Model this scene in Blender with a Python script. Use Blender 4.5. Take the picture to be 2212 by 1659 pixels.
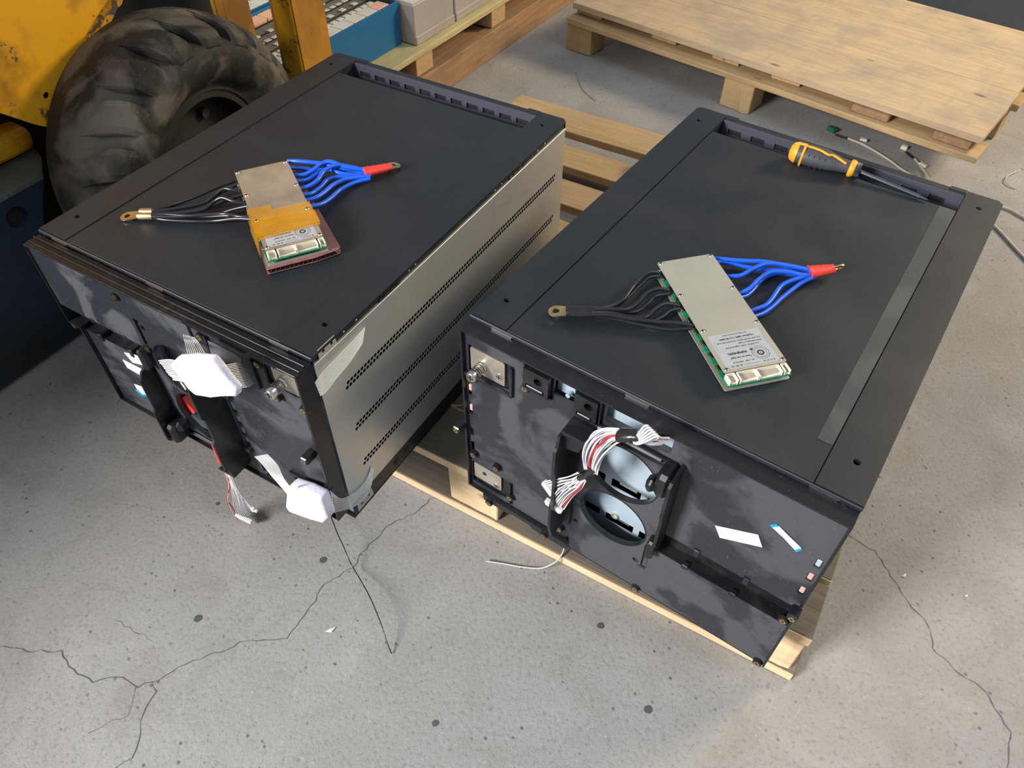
import bpy, bmesh, math, random
from mathutils import Vector, Matrix
from mathutils.geometry import tessellate_polygon
random.seed(7)
for o in list(bpy.data.objects): bpy.data.objects.remove(o)
scene = bpy.context.scene
COL = scene.collection

# ------------------------------------------------------------ camera
cam_d = bpy.data.cameras.new('camera'); cam = bpy.data.objects.new('camera', cam_d); COL.objects.link(cam)
cam_d.sensor_width = 36.0; cam_d.lens = 26.5081; cam_d.clip_start = 0.02; cam_d.clip_end = 60
PITCH, ROLL = 0.83200, 0.01061
fw = Vector((0, math.cos(PITCH), -math.sin(PITCH))); upv = Vector((0, math.sin(PITCH), math.cos(PITCH))); rtv = Vector((1, 0, 0))
r2 = rtv*math.cos(ROLL)+upv*math.sin(ROLL); u2 = -rtv*math.sin(ROLL)+upv*math.cos(ROLL)
cam.matrix_world = Matrix(((r2.x, u2.x, -fw.x, 0), (r2.y, u2.y, -fw.y, 0), (r2.z, u2.z, -fw.z, 1.1477), (0, 0, 0, 1)))
scene.camera = cam

# ------------------------------------------------------------ world, lights, exposure
world = bpy.data.worlds.new('world'); scene.world = world; world.use_nodes = True
bg = world.node_tree.nodes['Background']; bg.inputs[0].default_value = (0.70, 0.79, 0.90, 1); bg.inputs[1].default_value = 0.42
def area(name, loc, target, sx, sy, power, col, spread=180):
    l = bpy.data.lights.new(name, 'AREA'); l.shape = 'RECTANGLE'; l.size = sx; l.size_y = sy; l.energy = power; l.color = col
    l.spread = math.radians(spread)
    o = bpy.data.objects.new(name, l); COL.objects.link(o); o.location = loc
    o.rotation_euler = (Vector(target)-Vector(loc)).to_track_quat('-Z', 'Y').to_euler()
    return o
area('daylight_through_door', (-4.0, -1.9, 2.7), (0.1, 0.7, 0.2), 1.4, 1.4, 530, (1.0, 0.97, 0.95))
area('cool_overhead_area', (2.4, -0.6, 4.2), (0.8, 0.9, 0.0), 2.2, 2.2, 50, (0.82, 0.92, 1.0))  # soft cool area light from above, on the right
area('warm_hall_lamps', (5.0, 3.3, 2.9), (0.7, 2.0, 0.0), 1.3, 1.0, 320, (1.0, 0.78, 0.50))
scene.view_settings.view_transform = 'Standard'; scene.view_settings.look = 'None'
scene.view_settings.exposure = -0.08; scene.view_settings.gamma = 1.0; scene.view_settings.use_curve_mapping = False

# ------------------------------------------------------------ materials
def new_mat(name):
    m = bpy.data.materials.new(name); m.use_nodes = True
    nt = m.node_tree; return m, nt, nt.nodes['Principled BSDF']
def N(nt, t, **kw):
    n = nt.nodes.new(t)
    for k, v in kw.items(): setattr(n, k, v)
    return n
def noise(nt, scale, detail=4, rough=0.55, vec=None, dist=0.0):
    n = N(nt, 'ShaderNodeTexNoise'); n.inputs['Scale'].default_value = scale; n.inputs['Detail'].default_value = detail
    n.inputs['Roughness'].default_value = rough; n.inputs['Distortion'].default_value = dist
    if vec is not None: nt.links.new(vec, n.inputs['Vector'])
    return n.outputs['Fac']
def ramp(nt, fac, stops):
    r = N(nt, 'ShaderNodeValToRGB'); cr = r.color_ramp
    while len(cr.elements) < len(stops): cr.elements.new(0.5)
    for e, (p, c) in zip(cr.elements, stops):
        e.position = p; e.color = (c[0], c[1], c[2], 1) if not isinstance(c, (int, float)) else (c, c, c, 1)
    nt.links.new(fac, r.inputs[0]); return r.outputs[0]
def mix(nt, f, a, b, mode='MIX'):
    m = N(nt, 'ShaderNodeMix', data_type='RGBA', blend_type=mode)
    for s, v in ((m.inputs[0], f), (m.inputs[6], a), (m.inputs[7], b)):
        if isinstance(v, (int, float)): s.default_value = v
        elif isinstance(v, (tuple, list)): s.default_value = (v[0], v[1], v[2], 1)
        else: nt.links.new(v, s)
    return m.outputs[2]
def coords(nt, scale=(1, 1, 1), rnd=False, kind='Object'):
    tc = N(nt, 'ShaderNodeTexCoord'); mp = N(nt, 'ShaderNodeMapping'); mp.inputs['Scale'].default_value = scale
    nt.links.new(tc.outputs[kind], mp.inputs['Vector'])
    if rnd:
        oi = N(nt, 'ShaderNodeObjectInfo'); cx = N(nt, 'ShaderNodeCombineXYZ'); ml = N(nt, 'ShaderNodeMath', operation='MULTIPLY'); ml.inputs[1].default_value = 37.0
        nt.links.new(oi.outputs['Random'], ml.inputs[0])
        for i in range(3): nt.links.new(ml.outputs[0], cx.inputs[i])
        nt.links.new(cx.outputs[0], mp.inputs['Location'])
    return mp.outputs[0]
def bump(nt, bsdf, h, strength, dist=0.002):
    b = N(nt, 'ShaderNodeBump'); b.inputs['Strength'].default_value = strength; b.inputs['Distance'].default_value = dist
    nt.links.new(h, b.inputs['Height']); nt.links.new(b.outputs[0], bsdf.inputs['Normal'])
def plain(name, col, rough=0.5, metal=0.0, var=0.0, vscale=20, bmp=0.0, bscale=200, alpha=None, spec=None, coat=None, emis=None, trans=None):
    m, nt, b = new_mat(name)
    b.inputs['Roughness'].default_value = rough; b.inputs['Metallic'].default_value = metal
    b.inputs['Base Color'].default_value = (*col, 1)
    if spec is not None: b.inputs['Specular IOR Level'].default_value = spec
    if coat: b.inputs['Coat Weight'].default_value = coat; b.inputs['Coat Roughness'].default_value = 0.15
    if var:
        f = noise(nt, vscale, 4, 0.6, coords(nt))
        c = ramp(nt, f, [(0.3, tuple(x*(1-var) for x in col)), (0.7, tuple(min(1, x*(1+var)) for x in col))])
        nt.links.new(c, b.inputs['Base Color'])
    if bmp: bump(nt, b, noise(nt, bscale, 3, 0.6, coords(nt)), bmp, 0.001)
    if alpha is not None: b.inputs['Alpha'].default_value = alpha
    if trans: b.inputs['Transmission Weight'].default_value = trans
    return m
def wood(name, c1, c2, stain=(0.25, 0.24, 0.22), stain_amt=0.35, knots=True, cross=0.0):
    m, nt, b = new_mat(name); b.inputs['Roughness'].default_value = 0.78; b.inputs['Specular IOR Level'].default_value = 0.25
    v = coords(nt, (1.0, 14, 14), True); g = noise(nt, 5, 6, 0.65, v, 0.6)
    col = ramp(nt, g, [(0.28, c2), (0.5, tuple((x+y)/2 for x, y in zip(c1, c2))), (0.72, c1)])
    w2 = coords(nt, (3, 3, 3), True); s = noise(nt, 2.2, 5, 0.6, w2)
    sf = ramp(nt, s, [(0.45, 0.0), (0.72, stain_amt)])
    col = mix(nt, sf, col, stain)
    w3 = coords(nt, (2.0, 60, 60), True); f3 = noise(nt, 6, 3, 0.6, w3)
    col = mix(nt, ramp(nt, f3, [(0.55, 0.0), (0.8, 0.45)]), col, tuple(x*0.45 for x in c2))
    if cross:
        cs = noise(nt, 3, 5, 0.6, coords(nt, (9, 1.6, 1.6), True), 0.6); col = mix(nt, ramp(nt, cs, [(0.50, 0.0), (0.68, cross)]), col, (0.33, 0.29, 0.23))
    if knots:
        vo = N(nt, 'ShaderNodeTexVoronoi'); vo.inputs['Scale'].default_value = 2.6; nt.links.new(coords(nt, (1.6, 4, 4), True), vo.inputs['Vector'])
        kf = ramp(nt, vo.outputs['Distance'], [(0.0, 0.9), (0.045, 0.7), (0.09, 0.0)])
        col = mix(nt, kf, col, tuple(x*0.3 for x in c2))
    nt.links.new(col, b.inputs['Base Color']); bump(nt, b, g, 0.35, 0.002)
    return m
def dusty(name, base, dust, rough=0.4, amt=0.8, scale=9, lo=0.46, hi=0.62, bm=0.08):
    m, nt, b = new_mat(name)
    v = coords(nt); f = noise(nt, scale, 3, 0.45, v, 1.1); fb_ = noise(nt, scale*5, 6, 0.65, v); mm_ = N(nt, 'ShaderNodeMath', operation='MULTIPLY_ADD'); mm_.inputs[1].default_value = 0.22; nt.links.new(fb_, mm_.inputs[0]); nt.links.new(f, mm_.inputs[2]); mo_ = N(nt, 'ShaderNodeMath', operation='SUBTRACT'); mo_.inputs[1].default_value = 0.11; nt.links.new(mm_.outputs[0], mo_.inputs[0]); df = ramp(nt, mo_.outputs[0], [(lo, 0.0), (hi, amt)])
    f2 = noise(nt, 260, 2, 0.7, v); sp = ramp(nt, f2, [(0.66, 0.0), (0.76, 0.5)])
    col = mix(nt, df, base, dust); col = mix(nt, sp, col, tuple(min(1, x*2.2) for x in dust))
    nt.links.new(col, b.inputs['Base Color'])
    rr = ramp(nt, df, [(0.0, rough), (1.0, min(1, rough+0.35))]); nt.links.new(rr, b.inputs['Roughness'])
    b.inputs['Specular IOR Level'].default_value = 0.45
    bump(nt, b, f2, bm, 0.0005)
    return m
def worn_paint(name, col, under, rough=0.45, amt=0.9, scale=7, lo=0.6, hi=0.66, dirt=(0.03, 0.028, 0.025), damt=0.6):
    m, nt, b = new_mat(name); v = coords(nt)
    f = noise(nt, scale, 8, 0.7, v, 0.4); cf = ramp(nt, f, [(lo, 0.0), (hi, amt)])
    d = noise(nt, 5.5, 5, 0.6, v); df = ramp(nt, d, [(0.44, 0.0), (0.66, damt)])
    c = mix(nt, df, col, dirt); c = mix(nt, cf, c, under)
    nt.links.new(c, b.inputs['Base Color']); b.inputs['Roughness'].default_value = rough
    bump(nt, b, cf, 0.25, 0.001)
    return m

def concrete():
    m, nt, b = new_mat('worn_concrete'); v = coords(nt)
    big = noise(nt, 1.1, 6, 0.6, v, 0.3); mid = noise(nt, 7, 8, 0.65, v, 0.5); fine = noise(nt, 140, 3, 0.7, v)
    col = ramp(nt, big, [(0.30, (0.285, 0.278, 0.264)), (0.5, (0.335, 0.328, 0.316)), (0.72, (0.380, 0.370, 0.350))])
    col = mix(nt, ramp(nt, mid, [(0.30, 0.55), (0.50, 0.0)]), col, (0.235, 0.225, 0.205))
    col = mix(nt, ramp(nt, mid, [(0.56, 0.0), (0.75, 0.45)]), col, (0.47, 0.46, 0.44))
    col = mix(nt, ramp(nt, fine, [(0.33, 0.55), (0.46, 0.0)]), col, (0.19, 0.18, 0.17))
    col = mix(nt, ramp(nt, fine, [(0.60, 0.0), (0.74, 0.5)]), col, (0.50, 0.49, 0.475))
    vo = N(nt, 'ShaderNodeTexVoronoi'); vo.inputs['Scale'].default_value = 42; nt.links.new(v, vo.inputs['Vector'])
    pres = noise(nt, 5, 3, 0.6, v); pp = ramp(nt, pres, [(0.40, 0.0), (0.55, 1.0)])
    pit = ramp(nt, vo.outputs['Distance'], [(0.06, 1.0), (0.14, 0.0)])
    pm = N(nt, 'ShaderNodeMath', operation='MULTIPLY'); nt.links.new(pit, pm.inputs[0]); nt.links.new(pp, pm.inputs[1])
    col = mix(nt, pm.outputs[0], col, (0.15, 0.143, 0.135))
    # faint rusty and oily stains
    st = noise(nt, 2.3, 5, 0.6, coords(nt, (1, 1, 1)), 0.8)
    col = mix(nt, ramp(nt, st, [(0.60, 0.0), (0.72, 0.4)]), col, (0.25, 0.215, 0.18))
    nt.links.new(col, b.inputs['Base Color']); b.inputs['Roughness'].default_value = 0.72; b.inputs['Specular IOR Level'].default_value = 0.35
    ad = N(nt, 'ShaderNodeMath', operation='SUBTRACT'); nt.links.new(fine, ad.inputs[0]); nt.links.new(pm.outputs[0], ad.inputs[1])
    bump(nt, b, ad.outputs[0], 0.35, 0.003)
    return m

M = {}
M['floor'] = concrete()
M['crack'] = plain('dark_crack', (0.12, 0.112, 0.105), 0.9)  # flat dark grey of the crack ribbons
M['lid'] = dusty('black_powder_coat', (0.012, 0.0155, 0.020), (0.024, 0.027, 0.031), 0.46, 0.5, 4, 0.40, 0.80, 0.12)
M['black'] = dusty('black_plastic', (0.010, 0.011, 0.013), (0.04, 0.04, 0.045), 0.30, 0.5, 14, 0.5, 0.7)
M['panel'] = dusty('dusty_black_panel', (0.020, 0.023, 0.030), (0.072, 0.074, 0.083), 0.38, 0.8, 8, 0.43, 0.53, 0.1)
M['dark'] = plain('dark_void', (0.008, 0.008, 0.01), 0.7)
M['inner'] = plain('pale_blue_sheet_metal', (0.42, 0.52, 0.60), 0.45, 0.15, 0.06, 8)
M['galv'] = None
M['nickel'] = plain('nickel_plate', (0.55, 0.53, 0.43), 0.42, 0.6, 0.06, 14, 0.08, 60)
M['nickelA'] = plain('tarnished_nickel_plate', (0.55, 0.50, 0.42), 0.36, 0.75, 0.25, 16, 0.08, 60)
M['steel'] = plain('bright_steel', (0.72, 0.70, 0.66), 0.25, 1.0, 0.1, 60)
M['brass'] = plain('brass', (0.72, 0.52, 0.22), 0.3, 1.0, 0.15, 80)
M['goldlug'] = plain('gold_plated_lug', (0.62, 0.47, 0.24), 0.36, 0.9, 0.18, 120, 0.1, 300)
M['pcb'] = plain('green_circuit_board', (0.01, 0.26, 0.12), 0.35, 0, 0.3, 160)
M['cream'] = plain('cream_plastic', (0.80, 0.75, 0.62), 0.4)
M['creamdk'] = plain('dark_cream_plastic', (0.42, 0.36, 0.28), 0.5)  # darker cream for the pins and contacts
M['blue'] = plain('blue_silicone', (0.012, 0.11, 0.68), 0.33, spec=0.5)
M['blackwire'] = plain('black_silicone', (0.014, 0.015, 0.018), 0.28, spec=0.6)
M['redtape'] = plain('red_tape', (0.72, 0.05, 0.035), 0.38, 0, 0.12, 90, 0.3, 120)
M['blktape'] = plain('black_tape', (0.018, 0.018, 0.02), 0.25, 0, 0.2, 60, 0.6, 90)
M['whitewire'] = plain('white_wire', (0.60, 0.60, 0.63), 0.4)
M['redwire'] = plain('red_wire', (0.62, 0.02, 0.03), 0.4)
M['white'] = plain('white_plastic', (0.82, 0.82, 0.80), 0.4)
M['paper'] = plain('white_sticker', (0.86, 0.86, 0.86), 0.55)
M['silverlabel'] = plain('silver_label', (0.50, 0.52, 0.54), 0.42, 0.35)
M['ink'] = plain('printed_ink', (0.03, 0.03, 0.035), 0.6)
M['inkgrey'] = plain('grey_ink', (0.30, 0.31, 0.32), 0.6)
M['cyan'] = plain('cyan_stiffener', (0.0, 0.33, 0.72), 0.4)
M['foam'] = plain('white_foam', (0.62, 0.62, 0.72), 0.85, 0, 0.04, 60, 0.6, 260)
M['tyre'] = dusty('dusty_rubber', (0.013, 0.012, 0.010), (0.125, 0.115, 0.095), 0.75, 0.9, 9, 0.46, 0.66, 0.5)
M['yellow'] = worn_paint('worn_yellow_paint', (0.74, 0.36, 0.012), (0.055, 0.05, 0.045), 0.42, 0.95, 13, 0.59, 0.62, (0.09, 0.045, 0.012), 0.9)
M['yellowdk'] = worn_paint('dark_orange_paint', (0.46, 0.20, 0.015), (0.06, 0.04, 0.02), 0.5, 0.7, 6, 0.6, 0.7, (0.08, 0.04, 0.01), 0.6)
M['fork'] = worn_paint('dark_blue_machine_paint', (0.009, 0.022, 0.040), (0.12, 0.15, 0.18), 0.42, 0.6, 3.2, 0.64, 0.72, (0.012, 0.012, 0.012), 0.8)
M['lipworn'] = worn_paint('chipped_yellow_edge', (0.60, 0.30, 0.015), (0.05, 0.05, 0.05), 0.5, 0.95, 45, 0.50, 0.53, (0.10, 0.05, 0.015), 0.7)
M['scuffed'] = worn_paint('scuffed_grey_green_paint', (0.075, 0.080, 0.070), (0.20, 0.25, 0.31), 0.4, 0.9, 9, 0.56, 0.64, (0.02, 0.02, 0.02), 0.4)
M['rim'] = plain('grimy_black_rim', (0.014, 0.013, 0.012), 0.6, 0, 0.3, 12)
M['pine'] = wood('pine_boards', (0.56, 0.39, 0.20), (0.42, 0.27, 0.13), (0.33, 0.27, 0.20), 0.35)
M['pinepale'] = wood('sunlit_pale_pine', (0.86, 0.66, 0.42), (0.68, 0.47, 0.27), (0.45, 0.27, 0.15), 0.3)
M['pinegrey'] = wood('weathered_grey_pine', (0.25, 0.215, 0.165), (0.15, 0.13, 0.10), (0.12, 0.11, 0.10), 0.65)
M['ply'] = wood('scuffed_plywood', (0.58, 0.44, 0.28), (0.43, 0.31, 0.185), (0.27, 0.245, 0.20), 0.7, cross=0.35)
M['greenpine'] = wood('yellow_green_pine', (0.62, 0.53, 0.28), (0.45, 0.38, 0.19), (0.25, 0.23, 0.15), 0.4)
M['brownwood'] = wood('brown_timber', (0.42, 0.26, 0.14), (0.26, 0.155, 0.08), (0.15, 0.11, 0.08), 0.4)
M['tray'] = plain('blue_tray', (0.012, 0.13, 0.30), 0.38, 0, 0.08, 5)
M['teal'] = plain('dark_teal_tray_end', (0.012, 0.045, 0.065), 0.45, 0, 0.08, 5)
M['cellgrey'] = plain('grey_brown_cell_top', (0.16, 0.145, 0.115), 0.7, 0, 0.2, 30)
M['tab'] = plain('pale_busbar', (0.66, 0.64, 0.55), 0.45, 0.1, 0.08, 20)
M['copper'] = plain('copper_busbar', (0.80, 0.46, 0.30), 0.45, 0.1, 0.08, 20)
M['module'] = plain('grey_module_side', (0.38, 0.34, 0.31), 0.5, 0, 0.1, 4)
M['kraft'] = plain('purple_brown_corrugated', (0.20, 0.095, 0.095), 0.6, 0, 0.2, 60)
M['grip'] = plain('grey_rubber_grip', (0.055, 0.058, 0.066), 0.55, 0, 0.1, 60)
M['orange'] = plain('orange_grip', (0.85, 0.36, 0.02), 0.45)
M['oliveink'] = plain('pale_gold_ink', (0.62, 0.52, 0.26), 0.5)
M['chrome'] = plain('chrome_shaft', (0.30, 0.32, 0.35), 0.16, 1.0)
M['greenplug'] = plain('dark_green_plug', (0.015, 0.14, 0.07), 0.4)
M['dullwire'] = plain('dull_white_wire', (0.55, 0.50, 0.42), 0.55)
M['glass'] = plain('clear_strap_tape', (0.70, 0.70, 0.68), 0.25, 0, alpha=0.16)
M['clear'] = plain('clear_plastic_rim', (0.7, 0.66, 0.6), 0.1, 0, alpha=0.45)
M['filament'] = plain('glass_filament', (0.88, 0.88, 0.86), 0.35)
M['kapton'] = plain('amber_film_tape', (0.62, 0.29, 0.006), 0.16, 0, 0.15, 30, alpha=0.55, coat=0.5)
M['pink'] = plain('pinkish_foam', (0.55, 0.35, 0.30), 0.7)
def galv():
    m, nt, b = new_mat('brushed_galvanised_steel'); v = coords(nt)
    f = noise(nt, 3.0, 5, 0.6, v, 0.5); c = ramp(nt, f, [(0.3, (0.50, 0.52, 0.51)), (0.7, (0.60, 0.60, 0.57))])
    s = noise(nt, 9, 6, 0.6, coords(nt, (1, 1, 2.5)), 1.5); c = mix(nt, ramp(nt, s, [(0.64, 0.0), (0.74, 0.35)]), c, (0.25, 0.26, 0.27))
    nt.links.new(c, b.inputs['Base Color']); b.inputs['Metallic'].default_value = 0.55; b.inputs['Roughness'].default_value = 0.38
    return m
M['galv'] = galv()

# ------------------------------------------------------------ mesh helpers
class MB:
    def __init__(s): s.v = []; s.f = []; s.mi = []; s.sm = []
    def add(s, vs, fs, m=0, smooth=False):
        o = len(s.v); s.v += [tuple(p) for p in vs]
        for f in fs: s.f.append(tuple(i+o for i in f)); s.mi.append(m); s.sm.append(smooth)
        return s
    def box(s, x0, x1, y0, y1, z0, z1, m=0, c=0.0):
        if x0 > x1: x0, x1 = x1, x0
        if y0 > y1: y0, y1 = y1, y0
        if z0 > z1: z0, z1 = z1, z0
        if c <= 0:
            vs = [(x, y, z) for z in (z0, z1) for y in (y0, y1) for x in (x0, x1)]
            return s.add(vs, [(0, 2, 3, 1), (4, 5, 7, 6), (0, 1, 5, 4), (2, 6, 7, 3), (0, 4, 6, 2), (1, 3, 7, 5)], m)
        # chamfered box
        bm = bmesh.new(); bmesh.ops.create_cube(bm, size=1.0)
        for v in bm.verts: v.co = Vector(((x0+x1)/2+v.co.x*(x1-x0), (y0+y1)/2+v.co.y*(y1-y0), (z0+z1)/2+v.co.z*(z1-z0)))
        bmesh.ops.bevel(bm, geom=bm.edges[:], offset=min(c, (x1-x0)*.48, (y1-y0)*.48, (z1-z0)*.48), segments=1 if c < .006 else 4, profile=0.5, affect='EDGES')
        bm.verts.index_update(); s.add([v.co[:] for v in bm.verts], [[v.index for v in f.verts] for f in bm.faces], m); bm.free(); return s
    def prism(s, outer, d0, d1, fn, holes=(), m=0, inner_m=None):
        """outer/holes: 2-D loops; fn(a,b,d)->xyz; a solid plate between d0 and d1 with real holes."""
        loops = [list(outer)]+[list(h) for h in holes]
        tri = tessellate_polygon([[Vector((a, b, 0)) for a, b in l] for l in loops])
        flat = [p for l in loops for p in l]; n = len(flat)
        vs = [fn(a, b, d0) for a, b in flat]+[fn(a, b, d1) for a, b in flat]
        fs = [tuple(t) for t in tri]+[tuple(i+n for i in reversed(t)) for t in tri]
        s.add(vs, fs, m)
        base = 0; side = []
        for l in loops:
            k = len(l)
            for i in range(k): side.append((base+i, base+(i+1) % k, base+(i+1) % k+n, base+i+n))
            base += k
        o = len(s.v)-2*n
        for f in side: s.f.append(tuple(i+o for i in f)); s.mi.append(m if inner_m is None else inner_m); s.sm.append(False)
        return s
    def tube(s, pts, r, n=8, m=0, caps=True, flat=1.0, rs=None):
        pts = [Vector(p) for p in pts]; rings = []; prev = None
        for i, p in enumerate(pts):
            t = (pts[min(i+1, len(pts)-1)]-pts[max(i-1, 0)]).normalized()
            if prev is None:
                a = Vector((0, 0, 1)) if abs(t.z) < 0.9 else Vector((1, 0, 0))
                u = t.cross(a).normalized()
            else: u = (prev-t*prev.dot(t)).normalized()
            w = u.cross(t).normalized(); prev = u
            rr = rs[i] if rs else r
            rings.append([p+u*rr*math.cos(2*math.pi*k/n)+w*rr*flat*math.sin(2*math.pi*k/n) for k in range(n)])
        vs = [v[:] for ring in rings for v in ring]; fs = []
        for i in range(len(pts)-1):
            for k in range(n): fs.append((i*n+k, i*n+(k+1) % n, (i+1)*n+(k+1) % n, (i+1)*n+k))
        s.add(vs, fs, m, True)
        if caps: s.add([v[:] for v in rings[0]], [tuple(range(n))[::-1]], m); s.add([v[:] for v in rings[-1]], [tuple(range(n))], m)
        return s
    def cyl(s, p0, p1, r, n=16, m=0, r1=None):
        return s.tube([p0, p1], r, n, m, True, 1.0, [r, r if r1 is None else r1])
    def ring(s, p0, p1, ro, ri, n=16, m=0):
        p0 = Vector(p0); p1 = Vector(p1); t = (p1-p0).normalized(); a = Vector((0, 0, 1)) if abs(t.z) < .9 else Vector((1, 0, 0))
        u = t.cross(a).normalized(); w = u.cross(t)
        vs = []
        for p, r in ((p0, ro), (p1, ro), (p1, ri), (p0, ri)):
            vs += [(p+u*r*math.cos(2*math.pi*k/n)+w*r*math.sin(2*math.pi*k/n))[:] for k in range(n)]
        fs = []
        for j in range(4):
            for k in range(n): fs.append((j*n+k, j*n+(k+1) % n, ((j+1) % 4)*n+(k+1) % n, ((j+1) % 4)*n+k))
        return s.add(vs, fs, m)
    def xf(s, mat):
        s.v = [tuple(mat @ Vector(p)) for p in s.v]; return s
def catmull(pts, k=6):
    P = [Vector(p) for p in pts]
    if len(P) < 3: return P
    out = []
    for i in range(len(P)-1):
        p0 = P[max(i-1, 0)]; p1 = P[i]; p2 = P[i+1]; p3 = P[min(i+2, len(P)-1)]
        for j in range(k):
            t = j/k; out.append(0.5*((2*p1)+(p2-p0)*t+(2*p0-5*p1+4*p2-p3)*t*t+(3*p1-p0-3*p2+p3)*t**3))
    out.append(P[-1]); return out
IDM = Matrix.Identity(4)
def build(name, mb, mats, parent=None, frame=IDM, label=None, smooth=None):
    """link one mesh object; vertices are given in the frame, stored relative to the parent's own base"""
    rel = frame
    if parent is not None:
        base = parent
        while base.parent is not None: base = base.parent
        rel = base['_inv'] if False else BASEINV[base.name] @ frame
    me = bpy.data.meshes.new(name); me.from_pydata([tuple(rel @ Vector(p)) for p in mb.v], [], mb.f)
    for mt in (mats if isinstance(mats, (list, tuple)) else [mats]): me.materials.append(mt)
    me.polygons.foreach_set('material_index', mb.mi); me.polygons.foreach_set('use_smooth', mb.sm)
    me.update(); bm = bmesh.new(); bm.from_mesh(me); bmesh.ops.recalc_face_normals(bm, faces=bm.faces); bm.to_mesh(me); bm.free()
    o = bpy.data.objects.new(name, me); COL.objects.link(o)
    if parent is not None: o.parent = parent
    if label: o['label'] = label
    return o
BASEINV = {}
def thing(name, label, cat, frame=IDM, loc=(0, 0, 0), group=None):
    o = bpy.data.objects.new(name, None); COL.objects.link(o); o.empty_display_size = 0.05
    o.matrix_world = frame @ Matrix.Translation(loc); BASEINV[o.name] = (frame @ Matrix.Translation(loc)).inverted()
    o['label'] = label; o['category'] = cat
    if group: o['group'] = group
    return o
def single(name, mb, mats, label, cat, frame=IDM, group=None, smooth=None):
    """a thing that is one mesh: origin at its own base"""
    pts = [frame @ Vector(p) for p in mb.v]
    c = Vector((sum(p.x for p in pts)/len(pts), sum(p.y for p in pts)/len(pts), min(p.z for p in pts)))
    o = build(name, mb, mats, None, Matrix.Translation(-c) @ frame); o.location = c
    o['label'] = label; o['category'] = cat
    if group: o['group'] = group
    return o
def rotz(a, t=(0, 0, 0)): return Matrix.Translation(t) @ Matrix.Rotation(a, 4, 'Z')
FA = rotz(-0.52217, (-0.67340, 0.88004, 0.50))     # left case: origin at the front-left corner of its lid, x to the right, y to the back
FB = rotz(-0.60629, (-0.05241, 0.71141, 0.50))     # right case
def V(*a): return Vector(a)

def pieces(name, boxes, mat, t, F, c=0.0):
    for (x0, x1, y0, y1, z0, z1) in boxes:
        m_ = MB(); m_.box(x0, x1, y0, y1, z0, z1, 0, c); build(name, m_, mat, t, F)

# ============================================================ SETTING
mb = MB(); mb.add([(-6, -6, 0), (7, -6, 0), (7, 8, 0), (-6, 8, 0)], [(0, 1, 2, 3)])
floor = bpy.data.meshes.new('floor'); floor.from_pydata(mb.v, [], mb.f); floor.materials.append(M['floor'])
floor = bpy.data.objects.new('floor', floor); COL.objects.link(floor); floor['kind'] = 'structure'; BASEINV['floor'] = IDM
def crack(pts, w=0.0013, seed=1):
    rnd = random.Random(seed); P = [Vector(p) for p in pts]; out = []
    for a, b in zip(P, P[1:]):
        n = max(2, int((b-a).length/0.009)); d = (b-a).normalized(); s = Vector((-d.y, d.x, 0))
        for i in range(n): out.append(a+(b-a)*i/n+s*rnd.uniform(-1, 1)*0.0026)
    out.append(P[-1]); mbk = MB(); vs = []
    for i, p in enumerate(out):
        d = (out[min(i+1, len(out)-1)]-out[max(0, i-1)]).normalized(); s = Vector((-d.y, d.x, 0)); ww = w*rnd.uniform(.3, 1.2)
        vs += [(p.x+s.x*ww, p.y+s.y*ww, 0.0006), (p.x-s.x*ww, p.y-s.y*ww, 0.0006)]
    mbk.add(vs, [(2*i, 2*i+1, 2*i+3, 2*i+2) for i in range(len(out)-1)])
    build('crack', mbk, M['crack'], floor)
crack([(-0.7925, 0.4828, -0.0000), (-0.7463, 0.4760, -0.0000), (-0.6954, 0.4743, -0.0000), (-0.6732, 0.4514, -0.0000), (-0.6272, 0.4273, -0.0000), (-0.5948, 0.4381, -0.0000), (-0.5574, 0.4232, -0.0000), (-0.5275, 0.4318, -0.0000), (-0.4965, 0.4569, -0.0000), (-0.4646, 0.4695, -0.0000), (-0.4135, 0.4944, -0.0000), (-0.3491, 0.4989, -0.0000), (-0.3275, 0.5375, -0.0000), (-0.3070, 0.5903, -0.0000), (-0.2648, 0.6247, -0.0000), (-0.2478, 0.6601, -0.0000), (-0.2101, 0.7111, -0.0000), (-0.1634, 0.7356, -0.0000), (-0.1448, 0.7603, -0.0000), (-0.1246, 0.7705, -0.0000)], .0008, 3)
crack([(-0.5377, 0.4310, -0.0000), (-0.5268, 0.4146, -0.0000), (-0.5383, 0.3712, -0.0000), (-0.5283, 0.3458, -0.0000), (-0.5310, 0.3211, -0.0000), (-0.5497, 0.3094, -0.0000)], .0006, 4)
crack([(-0.5609, 0.4211, -0.0000), (-0.5585, 0.3808, -0.0000), (-0.5930, 0.3642, -0.0000), (-0.6060, 0.3545, -0.0000)], .0004, 5)
crack([(0.5903, 0.6947, -0.0000), (0.6273, 0.6661, -0.0000), (0.6393, 0.6181, -0.0000), (0.6507, 0.5725, -0.0000), (0.6705, 0.5331, -0.0000), (0.6639, 0.4950, -0.0000), (0.6839, 0.4623, -0.0000), (0.7152, 0.4345, -0.0000), (0.7232, 0.4039, -0.0000), (0.7296, 0.3712, -0.0000), (0.7048, 0.3217, -0.0000)], .0007, 6)
crack([(-0.6281, 0.5264, -0.0000), (-0.5580, 0.4928, -0.0000)], .0004, 8)
def spot(p, r, seed):
    rnd = random.Random(seed); m_ = MB(); n = 14
    m_.add([(p[0], p[1], 0.0008)]+[(p[0]+r*rnd.uniform(.85, 1.1)*math.cos(6.283*k/n), p[1]+r*rnd.uniform(.85, 1.1)*math.sin(6.283*k/n), 0.0008) for k in range(n)], [(0, 1+k, 1+(k+1) % n) for k in range(n)])
    build('oil_spot', m_, M['spot'], floor)
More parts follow.
